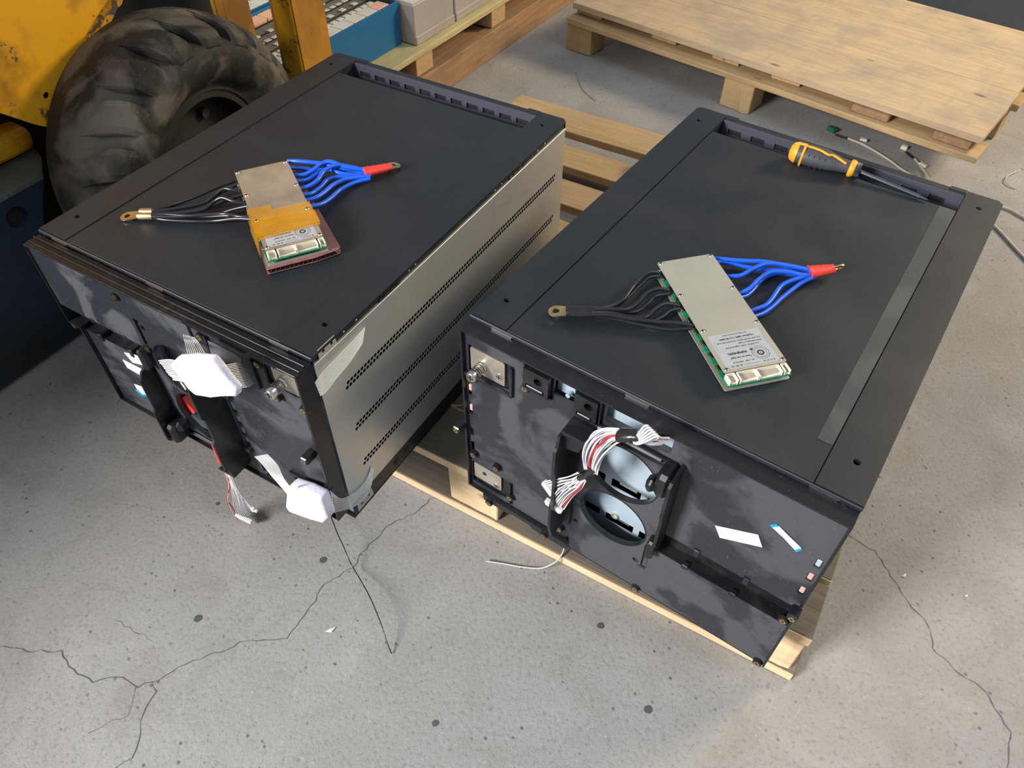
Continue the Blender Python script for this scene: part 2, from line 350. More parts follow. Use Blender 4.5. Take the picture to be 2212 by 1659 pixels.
M['spot'] = plain('dark_oil_spot', (0.085, 0.095, 0.10), 0.5)
for i, (p, r) in enumerate([((-0.4980, 0.5309, -0.0000), .0062), ((-0.3168, 0.6371, -0.0000), .0062), ((0.1451, 0.5257, -0.0000), .0055), ((0.2065, 0.3966, -0.0000), .0062), ((-0.5256, 0.7476, -0.0000), .0035), ((-0.1069, 0.3737, -0.0000), .005)]): spot(p, r, i)
for i, (p, s) in enumerate([((-0.2832, 0.5132, -0.0000), .008), ((0.6607, 0.6192, -0.0000), .005), ((0.7513, 0.5835, -0.0000), .004)]):
    m_ = MB(); m_.add([(p[0]-s, p[1]-s*.3, .0015), (p[0]+s*.2, p[1]-s*.5, .0022), (p[0]+s, p[1]+s*.7, .0015), (p[0], p[1]+s*.2, .003)], [(0, 1, 3), (1, 2, 3), (0, 3, 2)])
    single('paint_flake', m_, M['paper'], ['white paint flake on the concrete below the hanging harness of the left case', 'small white chip on the floor right of the right case', 'tiny white chip on the floor near the right edge crack'][i], 'chip')

def plank(name, parent, frame, x0, x1, y0, y1, z0, z1, mat, c=0.0012, jit=0.0, along='x', seed=0):
    """one board; the grain runs along its long axis"""
    rnd = random.Random(seed*31+int(abs(x0+y0*7+z0*13)*1000)); o_ = MB()
    lx, ly, lz = x1-x0, y1-y0, z1-z0
    if along == 'y': lx, ly = ly, lx
    n = 6; bm = bmesh.new(); bmesh.ops.create_cube(bm, size=1)
    for v in bm.verts: v.co = Vector((v.co.x*lx, v.co.y*ly, v.co.z*lz))
    if jit:
        es = [e for e in bm.edges if abs((e.verts[0].co-e.verts[1].co).x) > lx*.5]
        bmesh.ops.subdivide_edges(bm, edges=es, cuts=n)
        for v in bm.verts: v.co.y += rnd.uniform(-jit, jit); v.co.z += rnd.uniform(-jit, 0)*.5
    bmesh.ops.bevel(bm, geom=[e for e in bm.edges if e.is_manifold and e.calc_face_angle(0) > .8], offset=c, segments=1, affect='EDGES')
    bm.verts.index_update(); o_.add([v.co[:] for v in bm.verts], [[v.index for v in f.verts] for f in bm.faces]); bm.free()
    me = bpy.data.meshes.new(name); me.from_pydata(o_.v, [], o_.f); me.materials.append(mat); me.update()
    o = bpy.data.objects.new(name, me); COL.objects.link(o)
    mt = frame @ Matrix.Translation(((x0+x1)/2, (y0+y1)/2, (z0+z1)/2)) @ (Matrix.Rotation(math.pi/2, 4, 'Z') if along == 'y' else IDM)
    if parent is not None: o.parent = parent; base = parent; o.matrix_local = BASEINV[base.name] @ mt
    else: o.matrix_world = mt
    return o

# ------------------------------------------------------------ the pallet under both cases
FP = FA @ Matrix.Translation((0, 0, -0.50))            # same heading as the left case, floor level
pal = thing('pallet', 'wooden pallet on the floor carrying the two black battery cases', 'pallet', FP, (0.6, 0.17, 0))
PX0, PX1 = 0.035, 1.168
for i, (a, b) in enumerate([(.168, .262), (.272, .372), (.42, .52), (.57, .67), (.76, .86), (.915, 1.01), (1.062, 1.152), (1.212, 1.325)]):
    plank('deck_board', pal, FP, PX0+random.uniform(-.004, .004), PX1-.003, a, b, .119, .139, M['pinegrey'] if i < 2 else M['pine'], .0015, .0012, seed=i)
for i, (a, b) in enumerate([(.171, .275), (.66, .76), (1.21, 1.32)]):
    plank('bottom_board', pal, FP, PX0, PX1+.006, a, b, .001, .019, M['pinepale'] if i == 99 else M['pinegrey'], .0015, .0012, seed=20+i)
# front edges of the boards: their sunlit brightness put into a paler wood
for (x0, x1, y, z0, z1) in ((PX0, PX1-.003, .1665, .1195, .1375), (PX0, PX1+.004, .1680, .0015, .0185), (PX0, PX1-.003, .2708, .1195, .1375)):
    plank('sunlit_edge', pal, FP, x0, x1, y, y+.003, z0, z1, M['pinepale'], .0003)
for yy in (.168, .66, 1.22):
    for xx in (.04, .553, 1.066):
        plank('block', pal, FP, xx, xx+.098, yy+.006, yy+.10, .019, .119, M['pinepale'] if yy < .2 else M['pine'], .002, .0015, seed=int(xx*50+yy*9))  # front row takes the same sun-brightened wood colour

# ------------------------------------------------------------ large plywood-topped pallet, upper right
FC = rotz(-0.697, (1.205, 1.781, 0))                    # origin at the near right corner, x along the near edge, y away
big = thing('pallet', 'large pallet with a closed board top in the upper right, standing on blocks', 'pallet', FC, (-.6, .4, 0))
for i, (y0, y1) in enumerate(((0, .225), (.2275, .317), (.3195, .560), (.5625, .76))): plank('top_board', big, FC, -1.325+.004*i, -.003*i, y0, y1, .131, .15-.0006*(i % 2), M['ply'], .0012, .0009, seed=i+5)
for x0, x1 in ((-1.32, -1.22), (-1.02, -.93), (-.60, -.51), (-.34, -.235), (-.115, -.02), (-.80, -.71)):
    plank('cross_board', big, FC, x0, x1, -.012 if x0 > -.5 else .02, .74, .112, .130, M['brownwood'] if x0 > -.5 else M['pine'], .0015, .001, 'y', seed=int(-x0*90))
for y0, y1 in ((-.03, .07), (.33, .43), (.66, .75)):
    plank('long_board', big, FC, -1.325, .012, y0, y1, .093, .111, M['pine'], .002, .003, seed=int(y0*70+9))
for x0 in (-1.40+.07, -.727):
    for y0 in (-.018, .33, .655):
        plank('block', big, FC, x0, x0+.10, y0, y0+.09, .001, .093, M['pine'], .003, .002, seed=int(-x0*40+y0*33))
for y0 in (.33, .655): plank('block', big, FC, -.11, -.01, y0, y0+.09, .001, .093, M['pine'], .003, .002, seed=int(y0*99))
m_ = MB(); m_.box(-.9, .4, .80, 1.5, .0, .012, 0, .003); single('black_sheet', m_, M['lid'], 'dark scuffed sheet lying on the floor behind the plywood pallet, top right corner', 'sheet', FC)

# ------------------------------------------------------------ loaded pallet at the back left, with battery packs
FD = rotz(-0.541)
lp = thing('pallet', 'yellowish pallet loaded with blue battery trays behind the forklift mast', 'pallet', FD, (-1.8, 1.7, 0))
for i, (a, b) in enumerate([(-1.374, -1.50), (-1.53, -1.63), (-1.66, -1.76), (-1.79, -1.89), (-1.92, -2.02), (-2.05, -2.15)]):
    plank('deck_board', lp, FD, b, a, .75, 2.75, .151, .170, M['greenpine'], .002, .0015, 'y', seed=i+60)
for yy in (1.02, 1.37, 1.735, 2.15, 2.55):
    for xx in (-1.475, -2.14): plank('block', lp, FD, xx, xx+.09, yy, yy+.085, .092, .151, M['pine'], .002, .001, seed=int(yy*40))
    plank('cross_board', lp, FD, -2.1, -1.40, yy, yy+.08, .130, .1505, M['pine'], .001, 0, seed=int(yy*10)) if False else None
tb = thing('timber_beam', 'brown sawn timber beam lying on the floor under the edge of the loaded pallet', 'timber', FD, (-1.42, 1.7, 0))
plank('timber', tb, FD, -1.415, -1.374, .75, 2.8, .001, .090, M['brownwood'], .003, .0015, 'y', seed=3)
plank('timber', tb, FD, -1.475, -1.419, .75, 2.8, .001, .084, M['brownwood'], .003, .0015, 'y', seed=4)
tb2 = thing('timber_beam', 'second timber beam under the far side of the loaded pallet', 'timber', FD, (-2.1, 1.7, 0))
plank('timber', tb2, FD, -2.15, -2.05, .75, 2.8, .001, .090, M['brownwood'], .003, .0015, 'y', seed=5)

def battery_tray(x0, x1, y0, y1, lab, wall=M['tray'], seed=0, coppers=()):
    t = thing('battery_tray', lab, 'battery', FD, ((x0+x1)/2, (y0+y1)/2, .171), 'blue battery trays on the loaded pallet')
    z0, z1 = .171, .290
    m_ = MB(); m_.box(x1-.006, x1, y0, y1, z0, z1); m_.box(x0, x0+.006, y0, y1, z0, z1); m_.box(x0+.006, x1-.006, y0, y0+.006, z0, z1)
    build('tray_wall', m_, wall, t, FD)
    m_ = MB(); m_.box(x0+.006, x1-.006, y1-.006, y1, z0, z1+.001); build('end_panel', m_, M['teal'], t, FD)
    m_ = MB(); m_.box(x0+.007, x1-.007, y0+.007, y1-.007, z0, z1-.014); build('cell_block', m_, M['cellgrey'], t, FD)
    rnd = random.Random(seed); y = y0+.012; k = 0
    while y+.05 < y1-.01:
        for (a, w, h, mt) in ((.010, .042, .048, 'tab'), (.064, .014, .020, 'tab'), (.064, .014, .020, 'tab2'), (.100, .016, .020, 'tab'), (.136, .014, .020, 'tab'), (.136, .014, .020, 'tab2'), (.176, .014, .018, 'tab'), (x1-x0-.056, .042, .048, 'tab')):
            yy = y+(.026 if mt == 'tab2' else 0)
            big_ = w > .03
            cop = big_ and ((k, a < .05) in coppers)
            mq = MB(); mq.box(x1-.007-a-w, x1-.007-a, yy, yy+h, z1-.0135, z1-.004 if big_ else z1-.010, 0, .001)
            build('busbar', mq, M['copper'] if cop else M['tab'], t, FD)
        y += .052; k += 1
    m_ = MB()
    for q in range(1, 6): m_.box(x0+.01+q*(x1-x0-.02)/6, x0+.0125+q*(x1-x0-.02)/6, y0+.008, y1-.008, z1-.0135, z1-.011)
    build('groove', m_, M['dark'], t, FD)
battery_tray(-1.737, -1.45, 0.95, 1.757, 'blue battery tray with pale and copper busbars right beside the forklift mast', seed=1, coppers=((14, True), (10, False), (9, False)))
battery_tray(-2.04, -1.752, 0.95, 1.757, 'blue battery tray in the second row, seen above the forklift tyre', seed=2, coppers=((3, True),))
for i, (y0, y1) in enumerate(((1.766, 1.966), (1.972, 2.18), (2.186, 2.40))):
    t = thing('battery_module', ['grey-sided battery module next to the end of the blue tray', 'second grey battery module along the loaded pallet edge', 'third grey battery module cut by the top of the picture'][i], 'battery', FD, (-1.55, (y0+y1)/2, .171), 'grey battery modules on the loaded pallet')
    m_ = MB(); m_.box(-1.70, -1.404, y0, y1, .171, .284, 0, .003); m_.box(-1.70, -1.400, y0+.001, y1-.001, .171, .196, 0, .002); build('casing', m_, M['module'], t, FD)
    m_ = MB(); m_.box(-1.695, -1.41, y0+.006, y1-.006, .2845, .288); build('lid', m_, M['greenpine'] if i == 5 else M['tab'], t, FD)
    for k in range(3):
        m_ = MB(); m_.box(-1.50, -1.44, y0+.015+k*.062, y0+.06+k*.062, .2885, .294, 0, .002); build('busbar', m_, M['copper'] if k == 0 else M['tab'], t, FD)

# ------------------------------------------------------------ forklift on the left
fk = thing('forklift', 'yellow and dark blue forklift with a worn black tyre, left edge', 'forklift', FP, (-.6, .1, 0))
def px_(a, b, d): return (d, a, b)                     # (y,z) outline, x = depth
def circ(cx, cy, r, n=20, ph=0.0, ry=None): return [(cx+r*math.cos(ph+2*math.pi*k/n), cy+(ry or r)*math.sin(ph+2*math.pi*k/n)) for k in range(n)]
prof = [(-1.5, .012), (.138, .012), (.150, .235), (.185, .310), (.205, .345), (-1.5, .345)]
m_ = MB(); m_.prism(prof, -.37, -.385, px_, holes=[circ(.128, .307, .021)]); build('side_plate', m_, M['fork'], fk, FP)
m_ = MB(); m_.box(-.51, -.50, .20, .80, .02, 1.3); build('arch_shade', m_, M['dark'], fk, FP)  # dark sheet added behind the tyre, its colour standing for the unlit interior
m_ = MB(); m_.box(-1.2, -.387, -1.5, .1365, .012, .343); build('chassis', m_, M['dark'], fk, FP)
m_ = MB(); m_.box(-.395, -.3865, .100, .154, .275, .335); build('hole_shade', m_, M['dark'], fk, FP)  # near-black box added behind the round hole as the shade inside it
m_ = MB(); m_.prism([(-.372, -1.5), (-.372, .207), (-.433, .250), (-.49, .268), (-1.2, .268), (-1.2, -1.5)], .3455, .352, lambda a, b, d: (a, b, d)); build('deck_plate', m_, M['scuffed'], fk, FP)
m_ = MB(); m_.box(-1.2, -.455, -1.5, .268, .354, .405, 0, .020); build('step', m_, M['yellow'], fk, FP)
fend = [(-.6, .50), (.19, .487), (.235, .445), (.262, .424), (.282, .428), (.30, .445), (.345, .492), (.39, .528), (.435, .556), (.478, .582), (.60, .66), (.60, 1.1), (-.6, 1.1)]
m_ = MB(); m_.prism(fend, -.37, -.376, px_, holes=[circ(.281, .479, .0065, 14)]); build('fender', m_, M['yellow'], fk, FP)
rl = random.Random(4); lip = [(.262, .424), (.282, .426), (.30, .442), (.345, .489), (.39, .525), (.435, .553), (.478, .579), (.60, .657), (.60, .668), (.478, .590), (.435, .565), (.39, .538), (.345, .503), (.30, .458), (.28, .440)]
lip2 = []
for (a, b), (c, d) in zip(lip, lip[1:]+lip[:1]):
    nn = max(1, int(math.hypot(c-a, d-b)/.008))
    for q_ in range(nn): lip2.append((a+(c-a)*q_/nn+rl.uniform(-.0018, .0018), b+(d-b)*q_/nn+rl.uniform(-.0018, .0018)))
lip = lip2
m_ = MB(); m_.prism(lip, -.350, -.3695, px_); build('fender_lip', m_, M['lipworn'] if 'lipworn' in M else M['yellowdk'], fk, FP)
rib = [(.06, .62), (.115, .565), (.155, .555), (.20, .60), (.26, .72), (.10, .90), (-.3, .90), (-.3, .62)]
m_ = MB(); m_.prism(rib, -.335, -.3695, px_); build('raised_panel', m_, M['yellow'], fk, FP)
m_ = MB(); m_.box(-.371, -.3685, -.32, -.245, .14, .17); build('data_plate', m_, M['module'], fk, FP)
m_ = MB(); m_.box(-1.3, -.40, -2.2, .0, .46, .85, 0, .04); build('shade_hood', m_, M['yellow'], fk, FP)  # unseen block added out of view, sized to shade the floor alongside
# mast posts
m_ = MB(); m_.box(-.318, -.264, .815, .918, .05, 1.7, 0, .002); build('mast_post', m_, [M['yellow']], fk, FP)
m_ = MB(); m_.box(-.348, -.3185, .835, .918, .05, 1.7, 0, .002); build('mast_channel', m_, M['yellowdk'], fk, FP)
m_ = MB(); m_.box(-.2638, -.2605, .82, .918, .05, 1.7); build('mast_side', m_, M['yellowdk'], fk, FP)  # thin sheet giving the post's side a darker tone than its front
m_ = MB(); m_.box(-.66, -.56, .86, .92, .05, 1.7, 0, .003); build('mast_post', m_, M['yellow'], fk, FP)
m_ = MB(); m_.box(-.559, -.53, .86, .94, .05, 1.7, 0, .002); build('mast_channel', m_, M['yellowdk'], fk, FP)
m_ = MB(); m_.box(-1.3, -.56, .80, .86, .52, .62, 0, .004); build('cross_member', m_, M['yellow'], fk, FP)
m_ = MB(); m_.tube([(-1.3, .45, .28), (-.46, .45, .28)], .05, 12); build('axle', m_, M['dark'], fk, FP)
# wheel: axis along +x of its own frame
FW = rotz(-0.42, (-.595, 1.385, .2865))
R0 = .281
wh = MB(); prof2 = [(-.205, .17), (-.215, .20), (-.210, .235), (-.195, .258), (-.165, .274), (-.125, .284), (-.085, .286), (-.072, .281), (-.055, .264), (-.022, .250), (.004, .243), (.012, .222), (.009, .200), (-.002, .180), (-.018, .168), (-.03, .150)]
n = 72; vs = []; fs = []
for k in range(n):
    a = 2*math.pi*k/n
    for x, r in prof2: vs.append((x, r*math.cos(a), r*math.sin(a)))
q = len(prof2)
for k in range(n):
    for j in range(q-1): fs.append((k*q+j, k*q+j+1, ((k+1) % n)*q+j+1, ((k+1) % n)*q+j))
wh.add(vs, fs, 0, True)
NL = 20
for k in range(NL):
    a0 = 2*math.pi*k/NL; wv = 2*math.pi/NL*.68; seg = 5; vs = []; fs = []
    st = [(.0075, .240, 0.0), (.003, .254, 0.0), (-.010, .2660, .005), (-.028, .2755, .02), (-.052, .2825, .05), (-.078, .2852, .09), (-.085, .284, .10)]
    q_ = len(st)
    for i in range(seg+1):
        u = i/seg; sink = .004 if i in (0, seg) else 0.0
        for (x, r, sh) in st:
            a = a0+wv*u+sh; rr = r-sink*(1 if x > -.07 else 0); vs.append((x-(.003 if i in (0, seg) and x > 0 else 0), rr*math.cos(a), rr*math.sin(a)))
        for (x, r, sh) in st[::-1]:
            a = a0+wv*u+sh; rr = r-(.030 if x < .0 else .012); vs.append((x-.004, rr*math.cos(a), rr*math.sin(a)))
    w_ = 2*q_
    for i in range(seg):
        for j in range(w_): fs.append((i*w_+j, i*w_+(j+1) % w_, (i+1)*w_+(j+1) % w_, (i+1)*w_+j))
    fs.append(tuple(range(w_))); fs.append(tuple(seg*w_+j for j in range(w_))[::-1]); wh.add(vs, fs, 0, False)
for v_i, v in enumerate(wh.v):
    pass
tyre = build('tyre', wh, M['tyre'], fk, FW)
m_ = MB(); m_.ring((-.03, 0, 0), (-.17, 0, 0), .168, .135, 40); m_.ring((-.026, 0, 0), (-.036, 0, 0), .172, .150, 40); m_.cyl((-.08, 0, 0), (-.10, 0, 0), .14, 32); m_.cyl((-.04, 0, 0), (-.09, 0, 0), .05, 20)
for k in range(6): m_.cyl((-.068, .095*math.cos(k*1.047), .095*math.sin(k*1.047)), (-.085, .095*math.cos(k*1.047), .095*math.sin(k*1.047)), .011, 6)
build('wheel_rim', m_, M['rim'], fk, FW)

# ============================================================ THE TWO BATTERY CASES
W, D, H = 0.5, 0.66, 0.358
def pz(a, b, d): return (a, b, d)          # (x,y) outline, thickness in z
def py(a, b, d): return (a, d, b)          # (x,z) outline, thickness in y
def rect(x0, z0, x1, z1): return [(x0, z0), (x1, z0), (x1, z1), (x0, z1)]
def rrect(x0, z0, x1, z1, r=.004, n=4):
    x0, x1 = min(x0, x1), max(x0, x1); z0, z1 = min(z0, z1), max(z0, z1); out = []
    for cx, cz, a in ((x1-r, z1-r, 0), (x0+r, z1-r, 90), (x0+r, z0+r, 180), (x1-r, z0+r, 270)):
        out += [(cx+r*math.cos(math.radians(a+90*k/n)), cz+r*math.sin(math.radians(a+90*k/n))) for k in range(n+1)]
    return out

def vent_panel(t, F):
    m_ = MB(); Y0, Y1 = 0.0, .656; rows = [-.0933, -.1795, -.261]; hh = .0073; pt = .0073; nx = 80; ys = .040
    X = .5
    def q(ya, yb, za, zb): m_.add([(X, ya, za), (X, yb, za), (X, yb, zb), (X, ya, zb)], [(0, 1, 2, 3)])
    zt = -.016
    for r in rows:
        q(Y0, Y1, zt, r+hh)
        for ln in (0, 1):
            za, zb = r+hh-ln*hh, r-ln*hh; off = ys+(0 if ln else pt/2)
            q(Y0, off, za, zb); q(off+nx*pt, Y1, za, zb)
            for i in range(nx):
                ya = off+i*pt; yb = ya+pt; cy, cz = (ya+yb)/2, (za+zb)/2
                hx = [(cy+.0033*math.cos(math.pi/4*k+math.pi/8), cz+.0033*math.sin(math.pi/4*k+math.pi/8)) for k in range(8)]
                sq = [(yb, (cz+za)/2), (yb, za), (ya, za), (ya, (cz+za)/2), (ya, (cz+zb)/2), (ya, zb), (yb, zb), (yb, (cz+zb)/2)]
                # outer square walked in the same sense as the octagon
                sq = [(yb, cz+.0012), ((cy+yb)/2, za), ((cy+ya)/2, za), (ya, cz+.0012), (ya, cz-.0012), ((cy+ya)/2, zb), ((cy+yb)/2, zb), (yb, cz-.0012)]
                vs = [(X, a, b) for a, b in hx]+[(X, a, b) for a, b in sq]+[(X-.0007, a, b) for a, b in hx]+[(X, yb, za), (X, ya, za), (X, ya, zb), (X, yb, zb)]
                fs = [(k, (k+1) % 8, (k+1) % 8+8, k+8) for k in range(8)]+[(k, k+16, (k+1) % 8+16, (k+1) % 8) for k in range(8)]
                fs += [(24, 8, 9), (25, 10, 11), (26, 12, 13), (27, 14, 15)]
                m_.add(vs, fs)
        zt = r-hh
    q(Y0, Y1, zt, -.320)
    build('vent_panel', m_, M['galv'], t, F, 'galvanised side panel with three double rows of round vent holes')
    m_ = MB(); m_.box(.494, .4995, .002, .655, -.0165, -.015); m_.tube([(.4995, 0, -.0155), (.4995, .656, -.0155)], .0014, 6); m_.tube([(.4995, .0006, -.016), (.4995, .0006, -.30)], .0013, 6)
    build('panel_edge', m_, M['galv'], t, F)
    m_ = MB(); m_.box(.470, .475, .004, .65, -.33, -.02); build('vent_shade', m_, M['dark'], t, F)  # near-black sheet behind the vents, its colour standing for the shade inside

sa_, sb_, sc_ = (0.2214, 0.0090, -0.2743), (0.2680, 0.0090, -0.2837), (0.2442, 0.0090, -0.1957)
SX0, SX1 = sa_[0]+.002, sb_[0]; SZ1 = (sa_[2]+sb_[2])/2; SZ2 = sc_[2]
def case(name, label, F, isA):
    t = thing(name, label, 'battery case', F, (.25, .3, -H))
    # ---- sheet metal body
    m_ = MB(); m_.box(0, .002, 0, D, -H, -.004); m_.box(.002, W-.001, 0, D, -H, -H+.002); m_.box(.002, W-.002, D-.002, D, -H+.002, -.006)
    if not isA: m_.box(W-.002, W, 0, D, -H, -.004)
    build('body_shell', m_, M['lid'], t, F)
    if isA:
        vent_panel(t, F)
        m_ = MB(); m_.box(.4935, .497, .001, D-.002, -.018, -.003); build('top_rail', m_, M['lid'], t, F)
        m_ = MB(); m_.box(.485, .4985, .006, D-.002, -H+.001, -.3205, 0, .001); build('bottom_rail', m_, M['lid'], t, F)
        for (ya, yb) in ((.132, .178), (.470, .522)):
            m_ = MB(); m_.prism([(ya, -.0155), (yb, -.0155), (yb, -.002), (ya, -.002)], .4972, .4984, px_, holes=[circ(ya+(yb-ya)*k, -.0085, .0035, 10, 0, .0042) for k in (.2, .5, .8)]); build('rail_bracket', m_, M['black'], t, F)
        for y in (.06, .085, .20, .215, .425, .445, .56, .585):
            m_ = MB(); m_.cyl((.4972, y, -.009), (.4986, y, -.009), .0024, 10); m_.cyl((.4986, y, -.009), (.4992, y, -.009), .0012, 8); build('rivet', m_, M['steel'], t, F)
        for (ya, yb, za, zb) in ((.010, .044, -.0150, .0005), (.010, .048, -.352, -.333)):
            m_ = MB(); m_.prism([(ya, za), (yb, za), (yb-.002, zb), (ya+.001, zb)], .4986, .4996, px_, holes=[circ(ya+(yb-ya)*k, (za+zb)/2, .0026, 12) for k in (.28, .74)]); build('corner_bracket', m_, M['bracket'], t, F)
        for y in (.11, .14, .17, .27): 
            m_ = MB(); m_.cyl((.4986, y, -.341), (.4990, y, -.341), .006, 14); build('rail_hole', m_, M['dark'], t, F)
    else:
        m_ = MB(); m_.box(.001, W-.003, .05, .06, -.3, -.02); 
    # ---- lid
    hx = [(.0225, .046), (.0215, .615)] ; hx2 = [(.4765, .052), (.4735, .622)]
    m_ = MB(); m_.prism([(-.001, 0), (.0532, 0), (.0532, D), (.006, D), (-.001, D-.007)], -.003, 0, pz, holes=[circ(a, b, .0042, 16) for a, b in hx]); build('lid_strip', m_, M['lid'], t, F)
    m_ = MB(); m_.prism([(.4490, 0), (W+.001, 0), (W+.001, D-.007), (W-.006, D), (.4490, D)], -.003, 0, pz, holes=[circ(a, b, .0042, 16) for a, b in hx2]); build('lid_strip', m_, M['lid'], t, F)
    for a, b in hx+hx2:
        m_ = MB(); m_.ring((a, b, -.0028), (a, b, -.0045), .0042, .003, 14); m_.cyl((a, b, -.0055), (a, b, -.0045), .0042, 14); build('screw_well', m_, M['dark'], t, F)
    m_ = MB(); m_.box(.0540, .4484, .0005, .598, -.004, -.0014, 0, .0006); build('lid_panel', m_, M['lid'], t, F)
    if not isA:
        m_ = MB(); m_.prism([(.430, .06), (.4475, .06), (.4475, .597), (.424, .597)], -.0013, -.0010, pz); build('lid_band', m_, M['strip'], t, F, 'paler band along the right of the lid')  # thin paler band laid over the lid's right margin
    m_ = MB(); m_.box(.002, W-.002, .001, .60, -.010, -.0045); m_.box(.0525, .450, .598, .645, -.052, -.05); m_.box(.0525, .450, .596, .598, -.05, -.0045); m_.box(.0515, .0535, .598, .645, -.05, -.003); m_.box(.4485, .4505, .598, .645, -.05, -.003)
    build('recess', m_, M['lid'], t, F)
    m_ = MB(); m_.box(.0535, .4487, .646, D, -.05, -.0012, 0, .001); m_.box(.0532, .075, .652, D+.001, -.002, .0003); m_.box(.425, .4486, .652, D+.001, -.002, .0003); build('rear_bar', m_, M['lid'], t, F)
    nsl = 11 if isA else 9
    hol = [rect(.066+k*.378/nsl, -.024, .066+k*.378/nsl+.024, -.0135) for k in range(nsl)]
    m_ = MB(); m_.prism(rect(.054, -.048, .448, -.0018), .643, .6455, py, holes=hol); build('slotted_strip', m_, M['slotbar'], t, F)
    m_ = MB(); m_.box(-.001, W+.001, -.0035, -.0004, -.0065, -.0006, 0, .001); build('lid_lip', m_, M['lid'], t, F)
    for x in ((.050, .242, .462) if not isA else (.045, .235, .45)):
        m_ = MB(); m_.prism([(x-.016, -.0028), (x+.016, -.0028), (x+.014, -.0060), (x+.004, -.0072), (x-.009, -.0066), (x-.015, -.0056)], -.0048, -.0037, py); build('lid_clip', m_, M['steel'], t, F)
    # ---- plastic bezel, drawn for the right case; the left case has the same part turned upside down
    if isA: G = F @ Matrix.Translation((.5, -.0045, -H)) @ Matrix.Rotation(math.pi, 4, 'Y')
    else: G = F
    ZT = -.036 if isA else -.006; ZB = -.349 if isA else -.357
    c1 = rect(.100, -.013, .138, -.050); w1 = rect(.1405, -.010, .172, -.043); c2 = rect(.174, -.012, .208, -.052); w2 = rrect(.2135, -.0095, .300, -.044, .004)
    f1 = circ(.2485, -.1195, .0500, 40); f2 = circ(.2475, -.2225, .0500, 40)
    L1 = rect(.009, -.033, .077, -.083) if not isA else rect(.009, -.050, .077, -.098)
    L2 = rect(.006, -.285, .077, -.336) if not isA else rect(.0045, -.300, .064, -.347)
    sl = [rect(.1570, -a, .1685, -b) for a, b in ((.108, .126), (.130, .150), (.156, .176), (.183, .206))]
    sR = [] if isA else [rect(.487, -a, .4945, -b) for a, b in ((.088, .104), (.118, .134), (.150, .166))]
    sL = [rect(.0055, -a, .0115, -b) for a, b in ((.105, .132), (.148, .172), (.205, .222), (.236, .262))]
    holes = [L1, L2, f1, f2]+sl+sL+sR
    if not isA: holes += [c1, w1, c2, w2]
    else: holes += [rect(.118, -.050, .150, -.072), rect(.20, -.042, .262, -.060)]
    lowL = -.343 if not isA else -.347
    XR = .470 if isA else .497
    outer = [(.003, ZT), (XR, ZT), (XR, -.196), (.320, -.196), (.307, -.236), (.307, -.297), (.1865, -.297), (.1865, lowL+.01), (.176, lowL), (.003, lowL)]
    m_ = MB(); m_.prism(outer, -.021, -.018, py, holes=holes); build('front_panel', m_, M['panel'], t, G)
    m_ = MB(); m_.prism([(.1865, -.2985), (.3085, -.2985), (.3085, -.2375), (.497, -.2375), (.497, ZB), (.1865, ZB)], -.0245, -.021, py); build('lower_panel', m_, M['panel'], t, G)
    # plate around the two round openings, slightly proud
    m_ = MB(); pl = [(.183, -.066), (.312, -.066), (.312, -.205), (.300, -.24), (.300, -.293), (.288, -.302), (.188, -.302), (.183, -.29)]
    m_.prism(pl, -.0250, -.0212, py, holes=[f1, f2, circ(.194, -.277, .0036, 10), circ(.2925, -.287, .005, 10)]); build('opening_plate', m_, M['panel'], t, G)
    for c in ((.2485, -.1195), (.2475, -.2225)):
        m_ = MB(); m_.ring((c[0], -.0255, c[1]), (c[0], -.0175, c[1]), .0512, .0495, 40); build('opening_rim', m_, M['black'], t, G)
    # rim walls
    rw = [(0, .5 if not isA else .473, -.027, -.0008, ZT+.0001, ZT-.003), (0, .003, -.027, -.0008, ZT-.003, lowL-.003), (.497, .5, -.027, -.0008, ZT-.003 if not isA else -.205, ZB-.001), (.003, .1865, -.027, -.0008, lowL-.003, lowL), (.1865, .497, -.0245, -.0008, ZB-.001, ZB+.0015)]
    if isA: rw += [(.470, .473, -.027, -.0008, ZT-.003, -.200), (.470, .500, -.027, -.0008, -.2045, -.1995)]
    pieces('rim_wall', rw, M['black'], t, G)
    m_ = MB(); m_.box(.307, .497, -.006, -.003, -.2375, -.196); m_.box(.307, .497, -.021, -.003, -.1975, -.196); m_.box(.307, .497, -.0245, -.003, -.2385, -.2372); build('channel', m_, M['black'], t, G)
    for x in (.365, .432):
        pieces('channel_clip', [(x-.004, x+.004, -.024, -.004, -.205, -.191), (x-.012, x-.003, -.026, -.018, -.243, -.234)], M['black'], t, G, .001)
    m_ = MB(); m_.prism([(.030, lowL-.003), (.1865, lowL-.003), (.1865, ZB-.004), (.125, ZB-.004), (.118, ZB+.002), (.085, ZB+.002), (.078, ZB-.003), (.032, ZB-.003)], -.0285, -.0255, py); build('lower_flange', m_, M['black'], t, G)
    # raised compartment edges
    rb = []
    for (x0, x1, z0, z1) in ((.004, .080, -.0835 if not isA else -.0985, -.0885 if not isA else -.1035), (.0775, .081, -.033, -.088), (.0775, .0805, -.284, -.337), (.0985, .1005, -.011, -.052), (.0985, .140, -.050, -.053), (.1725, .1745, -.011, -.054), (.206, .209, -.008, -.054), (.18, .312, -.050, -.053), (.312, .315, -.06, -.19), (.155, .158, -.30, -.34)):
        if isA and z0 > -.05: continue
        rb.append((x0, x1, -.026, -.0208, z1, z0))
    pieces('stiffening_rib', rb, M['black'], t, G)
